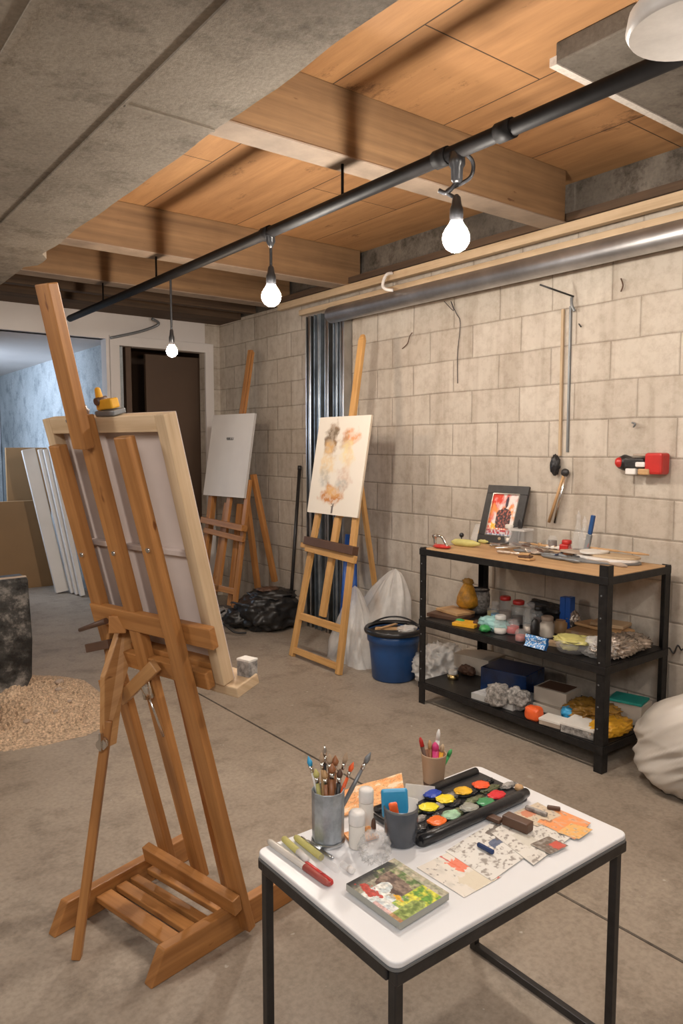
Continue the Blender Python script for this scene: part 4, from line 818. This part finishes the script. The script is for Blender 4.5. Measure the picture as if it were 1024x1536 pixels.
B().cyl((WX-.03,2.452,1.31),(WX-.03,2.545,1.03),.007,.009,seg=10).make('handle', 'tan', t); B().cyl((WX-.03,2.44,1.31),(WX-.03,2.505,1.03),.007,.009,seg=10).make('handle', 'chrome', t)
rc = V((WX-.05,1.985,1.368)); t = thing('wall_tool', 'red and black tool pack hanging on the block wall at the right', 'tool', rc)
B().blob(rc+V((.01,.10,-.035)), (.035,.045,.04), .15, 2, 4, 3, flat=False).make('round_end', 'fabric_black', t); lab(B().blob(rc+V((-.015,.118,-.02)), (.02,.022,.026), .1, 2, 3, 4, flat=False).make('red_disc', M['red'], t), 'dark red disc')
B().box(rc+V((.0,.03,.0)), (.07,.11,.055)).make('black_body', 'fabric_black', t, .012); B().box(rc+V((.0,-.075,.0)), (.08,.09,.105)).make('red_body', 'red', t, .012)
B().box(rc+V((-.03,.04,-.04)), (.03,.055,.03)).make('white_tab', 'cap', t, .006); B().box(rc+V((-.035,-.01,-.005)), (.02,.05,.025)).make('white_tab', 'cap', t, .006); B().box(rc+V((-.03,-.03,-.04)), (.03,.06,.03)).make('brown_tab', 'tan', t, .006); B().box(rc+V((0,.0,.042)), (.05,.08,.012)).make('top_strap', 'pebble', t, .003)
def ww(name, label, pts, r, m_='ink', cat='wire'): solo(B().tube(pts, r), name, m_, label, cat, pts[0])
ww('wall_wire', 'thin dark wire hanging down the blocks left of the pale wood strip', [atx(666,452,3.42),atx(680,466,3.40),atx(676,452,3.41),atx(684,470,3.43),atx(690,485,3.43),atx(686,530,3.432),atx(686,575,3.432)], .0025)
ww('wall_wire', 'short reddish wire curl right of the tall easel mast', [atx(603,523,3.43),atx(611,515,3.42),atx(614,505,3.41),atx(618,499,3.43)], .003, 'brown')
ww('wall_hook', 'tiny grey hook above the red and black tool pack', [atx(948,634,3.43),atx(952,636,3.40),atx(950,640,3.42)], .005, 'grey', 'hook')
ww('wall_mark', 'small curved brown nail near the top of the wall at the right', [atx(931,418,3.43),atx(934,428,3.41),atx(931,437,3.43)], .0035, 'brown', 'nail')
ww('wall_nail', 'single dark nail right of the hanging clamp', [atx(868,486,3.43),atx(871,490,3.41)], .004, 'black', 'nail')
ww('wire_loop', 'black curled wire on the wall right of the metal shelf', [atx(995,978,3.43),atx(1003,972,3.40),atx(1010,980,3.40),atx(1016,968,3.41),atx(1022,975,3.42),atx(1030,966,3.43)], .004, 'black')
# ================================================================ white sack
bc = V((3.02,1.36,0)); t = thing('white_sack', 'large crumpled off-white plastic sack on the floor at the right edge', 'sack', bc)
bm = B(); bm2 = bmesh.new(); bmesh.ops.create_icosphere(bm2, subdivisions=6, radius=1); mp = {}
for v in bm2.verts:
    d = v.co.copy(); n = noise.noise(d*1.3+V((3,1,2))); fold = abs(noise.noise(V((d.x*1.4+d.z*.6, (d.y+d.z*.9)*3.2, d.z*.5))))+.25*abs(noise.noise(V(((d.y+d.z*.9)*7, d.x*2, d.z*1.2))))
    s_ = 1+.20*n-.17*fold; z = d.z; wd = 1.0 if z < -.1 else 1-.35*(z+.1)
    q = V((d.x*.235*s_*wd+.06*z, d.y*.37*s_*wd-.09*z, .25+z*.27*s_)); q.z = max(q.z, 0)
    mp[v] = bm.bm.verts.new(bc+q)
for f in bm2.faces: bm.bm.faces.new([mp[v] for v in f.verts]).smooth = True
bm2.free(); bm.make('body', 'sack', t)

# ================================================================ WHITE TABLE
TX0, TX1, TY0, TY1, TZ = .818, 1.556, .912, 1.386, .54
t = thing('work_table', 'small white topped table with a black metal frame in the foreground', 'table', ((TX0+TX1)/2,(TY0+TY1)/2,0))
def rrect(x0, x1, y0, y1, r, z, n=6):
    out = []
    for cx, cy, a0 in ((x1-r,y1-r,0),(x0+r,y1-r,90),(x0+r,y0+r,180),(x1-r,y0+r,270)):
        for k in range(n+1): a = math.radians(a0+90*k/n); out.append(V((cx+r*math.cos(a), cy+r*math.sin(a), z)))
    return out
B().prism(rrect(TX0,TX1,TY0,TY1,.022,TZ-.012), (0,0,.012)).make('tabletop', 'tabletop', t, .003)
B().prism(rrect(TX0-.001,TX1+.001,TY0-.001,TY1+.001,.022,TZ-.017), (0,0,.0045)).make('edge_band', 'grey', t)
bm = B(); fz = TZ-.031; k = .012
bm.box(((TX0+TX1)/2,TY0+k,fz), (TX1-TX0-.01,.022,.027)); bm.box(((TX0+TX1)/2,TY1-k,fz), (TX1-TX0-.01,.022,.027)); bm.box((TX0+k,(TY0+TY1)/2,fz), (.022,TY1-TY0-.05,.027)); bm.box((TX1-k,(TY0+TY1)/2,fz), (.022,TY1-TY0-.05,.027)); bm.make('frame', 'black', t, .003)
for x, y in ((.838,1.368),(.838,.932),(1.535,.932),(1.535,1.368)): B().box((x,y,.262), (.02,.02,.522)).make('leg', 'black', t, .002)
for x in (.838,1.535): B().box((x,1.15,.012), (.02,.42,.02)).make('foot_bar', 'black', t, .002)
Z = TZ+.0005
def tp_(px, py): return at(px, py, Z)
# brushes
def brush(p0, p1, r, hm, bmn, label, group, tip=.2, ferr=.1, name='paint_brush'):
    p0, p1 = V(p0), V(p1); d = p1-p0; t = thing(name, label, 'brush', p0, group)
    a, b_ = 1-tip-ferr, 1-tip
    B().rings([p0, p0+d*.08, p0+d*a*.7, p0+d*a], [r*.5, r*.8, r*1.15, r*.8], 10).make('handle', hm, t)
    B().rings([p0+d*a, p0+d*b_], [r*.85, r*1.05], 10).make('ferrule', 'chrome', t)
    B().rings([p0+d*b_, p0+d*(b_+tip*.4), p0+d*.97, p1], [r*1.05, r*1.4, r*.7, r*.15], 10).make('bristle', bmn, t)
    return t
# metal tumbler
c = tp_(492,1262); c.z = Z; t = thing('metal_tumbler', 'grey metal tumbler full of brushes on the left of the white table', 'tumbler', c)
B().lathe(c, [(.035,0),(.037,.003),(.0385,.125),(.0375,.128),(.0362,.125),(.035,.006)], 10).make('body', mat('zinc', (.42,.46,.50), .38, .6, var=.35, scale=22), t, .002)
B().lathe(c, [(.0385,.001),(.0395,.006),(.038,.010)], 24, cap=False).make('base_ring', 'steel', t)
GB = 'brushes in the metal tumbler'
TB = [((-.012,.010),(462,1139),'M:green','cap','ltblue','brush with white and turquoise tip leaning left in the metal tumbler',.0042), ((-.004,.004),(487,1122),'','black','chrome','black tipped pen, tallest in the metal tumbler',.0035), ((.004,-.002),(494,1135),'','brushwood','bristle','reddish brown brush handle right of the tall pen',.0045), ((-.008,0),(482,1133),'','tan','bristle','tan brush left of the tall pen',.004),
      ((.006,.004),(503,1138),'','brushwood','brushwood','thick brown wooden stick in the middle of the metal tumbler',.006), ((.012,-.004),(520,1133),'','pebble','bristle','pale slanted brush right of the brown sticks',.0042), ((.016,-.01),(556,1133),'','grey','grey','dark grey brush leaning far right out of the tumbler',.0045), ((.014,0),(530,1148),'','orange','orange','orange pencil leaning right in the tumbler',.004),
      ((0,-.012),(498,1150),'','brushwood','brushwood','short reddish brown stick at the front of the tumbler',.006), ((-.014,-.006),(473,1158),'','yellowgreen','yellowgreen','short yellow-green brush at the left rim of the tumbler',.005), ((.01,-.014),(510,1158),'','black','brown','short black handled brush at the front right rim of the tumbler',.005), ((-.006,-.012),(487,1160),'','brushwood','tan','stubby brown pencil at the front left of the tumbler',.005)]
for i, (o2, tipp, _, hm, bm_, l_, r) in enumerate(TB):
    p0 = c+V((o2[0]*.8, o2[1]*.8, .008)); dv = ray(tipp[0], tipp[1]-5); s_ = (c+_F*o2[1]-EYE).dot(_F)/dv.dot(_F); p1 = EYE+dv*s_
    # keep the shaft inside the rim
    L = p1-p0; f = min(.95, .122/max(L.z,.02)); m_ = p0+L*f; off = V((m_.x-c.x, m_.y-c.y, 0))
    if off.length > .026: sh = off*(1-.026/off.length)/f if f < 1 else off*0; p0 = p0-off.normalized()*min(.02, (off.length-.026)/max(.05,1-f)); r0 = V((p0.x-c.x,p0.y-c.y,0)); p0 = (V((c.x,c.y,p0.z))+r0.normalized()*min(r0.length,.023))
    brush(p0, p1, r*1.1, hm, bm_, l_, GB, .12, .08)
# white bottles
for i, (px, py, h, r, l_) in enumerate(((549,1238,.092,.0175,'white plastic bottle behind, right of the metal tumbler'), (535,1270,.084,.0185,'white plastic bottle in front, right of the metal tumbler'))):
    p = tp_(px,py); t = thing('white_bottle', l_, 'bottle', p, 'white bottles on the table')
    B().lathe(p, [(r*.9,0),(r,.004),(r,h*.62),(r*.93,h*.66)], 22).make('body', 'paper', t); B().lathe(p, [(r*1.02,h*.66),(r*1.04,h*.68),(r*1.04,h*.95),(r*.9,h),(r*.3,h*1.02)], 22).make('cap', 'cap', t)
solo(B().blob(tp_(560,1252), (.006,.006,.022), .1, 2, 3), 'brown_vial', 'brown', 'tiny dark brown vial beside the rear white bottle', 'vial', tp_(560,1252))
# dark jar with blue and orange
c = tp_(601,1262); t = thing('smoked_jar', 'smoky dark glass jar holding blue and orange paper left of the paint tray', 'jar', c)
B().lathe(c, [(.034,0),(.038,.004),(.0395,.05),(.040,.084),(.0385,.085),(.038,.05),(.034,.008)], 28).make('body', 'smoke', t)
B().lathe(c, [(.038,.080),(.041,.083),(.038,.087)], 28, cap=False).make('rim', 'grey', t)
tt = solo(B().bar(c+V((-.006,.012,.055)), c+V((-.006,.018,.122)), .062, .012, side=(1,-.8,0)), 'blue_sponge', 'ltblue', 'bright blue sponge sticking out of the smoky jar', 'sponge', c+V((0,0,.05)), bevel=.006)
solo(B().bar(c+V((-.018,-.006,.045)), c+V((-.028,-.002,.102)), .020, .012, side=(1,-.8,0)), 'orange_stick', 'orange', 'orange pastel stick in the smoky jar', 'pastel', c+V((0,0,.04)), bevel=.004)
solo(B().bar(c+V((.008,-.008,.06)), c+V((.030,.004,.096)), .042, .004, side=(1,-.8,0)), 'white_card', 'paper', 'folded white paper scrap in the smoky jar', 'paper', c+V((.01,0,.05)), bevel=.001)
solo(B().bar(tp_(628,1212)+V((0,.0,0)), tp_(634,1216)+V((.02,.03,.05)), .11, .003, side=(1,.1,0)), 'white_flap', 'cap', 'curved white sheet standing behind the blue sponge', 'paper', tp_(628,1212), bevel=.001)
# kraft cup
c = tp_(650,1178); t = thing('paper_cup', 'brown paper cup with a blue base band holding pens behind the paint tray', 'cup', c)
B().lathe(c, [(.0255,0),(.0265,.002),(.0335,.086),(.0345,.088),(.0335,.091),(.032,.087),(.025,.006)], 28).make('body', 'kraft', t)
B().lathe(c, [(.0268,.001),(.0282,.014)], 28, cap=False).make('base_band', 'brown', t)
GC = 'pens in the brown paper cup'
for i, (tipp, hm, r, l_, dd) in enumerate((((630,1106),'brown',.0042,'dark red and olive pen leaning left in the paper cup',(-.012,.004)), ((644,1110),'brushwood',.004,'brown stick left of the pink pen in the cup',(-.004,.004)), ((653,1113),'pink',.007,'thick pink marker in the paper cup',(.002,-.003)), ((658,1094),'cap',.0042,'white tipped brush standing tallest in the paper cup',(.006,.006)), ((664,1116),'yellow',.0045,'yellow pencil in the paper cup',(.010,-.003)), ((677,1124),'green',.0042,'green pen leaning right in the paper cup',(.014,.002)))):
    p0 = c+V((dd[0]*.6, dd[1], .008)); dv = ray(*tipp); p1 = EYE+dv*((c-EYE).dot(_F)/dv.dot(_F))
    t = thing('pen', l_, 'pen', p0, GC); L = p1-p0; r *= 1.35
    B().rings([p0, p0+L*.8], [r*.8, r], 10).make('barrel', hm, t); B().rings([p0+L*.8, p0+L*.93, p1], [r*1.08, r*.95, r*.35], 10).make('tip', ['red','tan','pink','cap','pine','green'][i], t)
# paint tray
x0, x1, y0, y1 = 1.118, 1.500, 1.158, 1.338; t = thing('paint_tray', 'black plastic paint tray with ten bright paint wells on the white table', 'paint tray', ((x0+x1)/2,(y0+y1)/2,Z))
bm = B(); bm.prism(rrect(x0,x1,y0,y1,.014,Z), (0,0,.016)); bm.make('tray_body', 'black_plastic', t, .004)
bm = B(); bm.rings([V((x0+.005,y0+.008,Z+.017)),V((x0+.05,y0+.004,Z+.018)),V(((x0+x1)/2,y0+.006,Z+.017)),V((x1-.04,y0+.004,Z+.019)),V((x1-.002,y0+.010,Z+.018))], [.010,.014,.0135,.0145,.012], 12)
bm.make('front_roll', 'black_plastic', t); B().rings([V((x0+.01,y1-.008,Z+.018)),V((x1-.01,y1-.006,Z+.018))], [.011,.011], 12).make('back_roll', 'black_plastic', t)
for (px, py, cm, l_) in ((643,1210,(.80,.70,.02),'lime yellow paint well'), (668,1198,(.85,.66,.02),'bright yellow paint well'), (694,1186,(.80,.45,.02),'golden yellow paint well'), (721,1177,(.80,.09,.02),'orange-red paint well'), (655,1231,(.88,.16,.015),'orange paint well'), (676,1222,(.30,.50,.33),'pale green paint well'), (703,1211,(.28,.28,.24),'grey paint well'), (729,1203,(.04,.25,.09),'green paint well'), (745,1192,(.65,.02,.03),'red paint well'), (648,1190,(.02,.06,.40),'blue paint well')):
    p = at(px, py, Z+.026); k = 'w_'+l_.replace(' ', '_')
    if 'grey' in l_ or 'pale' in l_: M[k] = mat(k, cm, .35, var=.5, scale=40)
    else: M[k] = mat(k, cm, .3, var=.1, scale=30)
    b_ = B().lathe(p+V((0,0,-.010)), [(.021,0),(.0225,.002),(.0225,.006),(.021,.007),(.019,.005)], 22).make('well', 'black_plastic', t)
    lab(B().blob(p+V((0,0,-.003)), (.0245,.0205,.0036), .45, 2, 4, px).make('paint', k, b_), l_[:-5].strip())
M['olive'] = mat('olive_smear', (.12,.13,.06), .4, var=.6, scale=50)
for k in range(14):
    p = V((x0+.035+.026*k, y0+.045+.085*((k*7) % 5)/5, Z+.014)); B().blob(p, (.020+.006*(k % 3),.012,.0055), .7, 2.8, 4, k+40).make('smear', ['black_plastic','news','olive'][k % 3], t)
solo(B().blob(at(778,1186,Z+.012), (.012,.012,.009), .2, 2, 3, 3), 'orange_pastel', 'tan', 'orange brown pastel lump on the far right corner of the paint tray', 'pastel', at(778,1186,Z+.012))
# small canvas
def landsc(u, v):
    n = fb(u*4, v*4, 1); n2 = fb(u*9, v*9, 4, 3)
    c = mixt((.45,.40,.30), (.20,.19,.13), .5+n*1.5)
    if v > .52+.2*n: c = mixt((.10,.17,.04), (.42,.36,.22), .45+n2*1.6)
    if v > .85: c = mixt(c, (.50,.44,.35), .6)
    if math.hypot((u-.42)/.33, (v-.52)/.20) < 1+n*.7: c = mixt((.10,.06,.045), (.26,.18,.13), .5+n2*1.4)
    if u < .16 and v < .75+n*.3: c = mixt((.03,.03,.03), c, max(0, u*4-.2))
    if v < .34+.2*n and u > .28: c = mixt((.55,.60,.60), (.78,.76,.70), .5+n2*2)
    if u > .66 and .20 < v < .85: c = mixt(c, mixt((.12,.30,.02), (.65,.62,.03), .5+n2*2.2), .9 if n > -.25 else .2)
    if u > .80 and v < .5+n*.4: c = mixt((.14,.20,.03), (.35,.42,.10), .5+n2*2)
    if math.hypot((u-.28)/.16, (v-.16)/.07) < 1+n2: c = (.50,.06,.04)
    if math.hypot((u-.64)/.08, (v-.37)/.05) < 1+n2: c = (.80,.42,.02)
    if v < .07 and u > .5: c = mixt(c, (.55,.12,.10), .5)
    g = fb(u*20, v*20, 8, 2); return tuple(max(.01, x*(1+g*.45)) for x in c)
A, Bc, Cc = tp_(519,1338), tp_(600,1398), tp_(673,1352); Dc = A+(Cc-Bc); t = thing('canvas_block', 'small thick canvas painted with a dark rocky landscape at the near corner of the table', 'canvas', A)
th = .018; sc_ = .985
U_, V_ = (Bc-A), (Dc-A)
painted('painted_face', A+V((0,0,th*.2)), U_, V_, 170, 170, lambda u, v: landsc(u, v), t, thick=th*.8, side=(.36,.36,.32))
# collage of painted papers
def coll(sd, base_, spots, dens=.2):
    def f(u, v):
        n = fb(u*5, v*7, sd); n2 = fb(u*13, v*13, sd+3, 3); c = mixt(base_, (.56,.52,.46), max(0, n)*.8)
        if n2 > dens and n > -.1: c = mixt(c, (.26,.22,.19), min(.85, (n2-dens)*3.2))
        for cx, cy, rx, ry, col in spots:
            if abs(u-cx) < rx*(1+n2*.3) and abs(v-cy) < ry*(1+n2*.3): c = mixt(c, col, .9)
        return c
    return f
GP = 'painted paper sheets on the table'
def sheet(px4, fn, h, label, name='painted_paper', warp=.0008, nu=120, side=(.6,.55,.48)):
    a, b_, d_ = [at(*q, Z) for q in px4]; a.z = b_.z = d_.z = Z+h; painted(name, a, b_-a, d_-a, nu, nu, fn, None, .0008, side, label, 'paper', GP, warp=warp)
sheet(((625,1302),(696,1347),(680,1275)), coll(1,(.74,.68,.60),((.5,.93,.9,.04,(.6,.1,.08)),(.05,.62,.4,.02,(.6,.1,.08)),(.36,.72,.16,.2,(.80,.16,.07)),(.8,.60,.2,.3,(.68,.60,.46))),.35), .0005, 'cream paper with a red square nearest the small landscape canvas')
sheet(((668,1278),(737,1323),(742,1232)), coll(5,(.72,.69,.64),((.42,.62,.09,.10,(.06,.09,.18)),(.25,.85,.14,.16,(.14,.11,.09)),(.42,.86,.10,.10,(.12,.34,.18))),.02), .0016, 'white paper covered in dark speckles in the middle of the sheets')
sheet(((735,1250),(800,1300),(800,1208)), coll(9,(.70,.66,.60),((.5,.3,.2,.1,(.62,.58,.5)),(.2,.7,.16,.10,(.35,.25,.18)))  ,.06), .0027, 'speckled grey and white paper right of the dark eraser')
sheet(((805,1236),(862,1262),(830,1213)), coll(3,(.80,.30,.10),((.1,.5,.15,.3,(.35,.16,.08)),),.4), .0038, 'orange painted paper near the right end of the table', nu=40)
sheet(((835,1252),(868,1262),(856,1238)), coll(4,(.78,.42,.12),(),.3), .005, 'small ochre paper scrap at the right end of the table', nu=30)
sheet(((770,1222),(805,1243),(806,1206)), coll(8,(.62,.50,.36),((.3,.3,.2,.2,(.6,.2,.1)),),.12), .0044, 'beige and rust paper scrap at the back of the sheets', nu=40)
sheet(((795,1270),(825,1285),(822,1258)), coll(6,(.16,.12,.09),((.7,.7,.25,.25,(.60,.08,.05)),),.3), .0055, 'dark brown and red scrap at the front of the sheets', nu=30)
for i, (a, b_, wd, m_, l_) in enumerate((((757,1236),(795,1252),.030,'brown','dark brown eraser block in the middle of the papers'), ((722,1225),(752,1238),.022,'brown','thin brown chalk piece behind the speckled paper'), ((716,1272),(740,1285),.009,'navy','short dark blue crayon on the speckled paper'), ((788,1216),(820,1228),.012,'news','grey charcoal stick at the back of the papers'), ((820,1216),(840,1219),.010,'brown','dark charcoal stub by the orange paper'))):
    p, q = tp_(*a), tp_(*b_); h = .012 if i == 0 else .005; p.z = q.z = Z+.0045+h; solo(B().bar(p, q, h*2, wd, side=(0,0,1)), 'eraser' if i == 0 else 'pastel_stick', m_, l_, 'eraser' if i == 0 else 'pastel', p, None if i == 0 else 'pastel sticks on the papers', .003)
# orange sheets at the back edge of the table
def orf(u, v): 
    n = fb(u*5, v*5, 2); n2 = fb(u*12, v*12, 6); c = mixt((.82,.33,.10), (.86,.52,.25), .5+n*1.3)
    if abs(n2) < .05: c = mixt(c, (.32,.14,.05), .7)
    if n > .35: c = (.85,.62,.42)
    if math.hypot((u-.3)/.18, (v-.55)/.2) < .35+n2*.3: c = (.88,.68,.50)
    return c
a, b_, d_ = tp_(505,1214), tp_(606,1186), tp_(500,1180)
oc = tp_(553,1200)
oA, oB, oC = at(512,1226,TZ+.004), at(607,1196,TZ+.006), at(516,1190,TZ+.016); oD = at(598,1160,TZ+.018)
painted('orange_painting', oA, oB-oA, (oC-oA+oD-oB)*.5, 90, 70, orf, None, .004, (.7,.4,.2), 'orange painted sheet with curved shapes lying behind the white bottles, over the table edge', 'painting', warp=.004)
painted('orange_card', V((1.00,1.262,Z+.002)), (.07,-.01,0), (.012,.05,0), 30, 30, orf, None, .006, (.7,.3,.1), 'small orange cut-out card between the tumbler and the bottles', 'card')
# paint tubes/markers on the left
GT = 'markers lying at the left corner of the table'
for i, (a, b_, r, m_, cm, l_) in enumerate((((403,1266),(494,1332),.0072,'sack','dullred','long white and red marker nearest the table edge'), ((425,1262),(462,1296),.0075,'yellowgreen','cap','short pale green marker behind the red one'), ((443,1260),(508,1312),.0075,'yellowgreen','plastic','longest pale green marker with a clear cap'), ((458,1300),(498,1330),.007,'red','red','short dark red marker in front of the pale green ones'), ((512,1300),(530,1312),.007,'plastic','cap','stubby clear marker cap beside the crumpled cup'), ((452,1258),(500,1290),.004,'steel','steel','thin steel spatula next to the longest green marker'))):
    p, q = tp_(*a), tp_(*b_); p.z = q.z = Z+r; t = thing('marker', l_, 'marker', p-V((0,0,r)), GT); L = q-p
    B().rings([p, p+L*.04, p+L*.62], [r*.7, r, r], 14).make('barrel', m_, t); B().rings([p+L*.62, p+L*.95, q], [r*1.06, r*1.0, r*.5], 14).make('cap', cm, t)
# crumpled clear cup
p = tp_(562,1290); solo(B().blob(p, (.030,.028,.032), .6, 2.4, 5, 8, ridge=True), 'crumpled_cup', 'plastic', 'crumpled clear plastic cup between the white bottle and the landscape canvas', 'cup', p)
for o in bpy.data.objects:
    if '_o' in o: del o['_o']
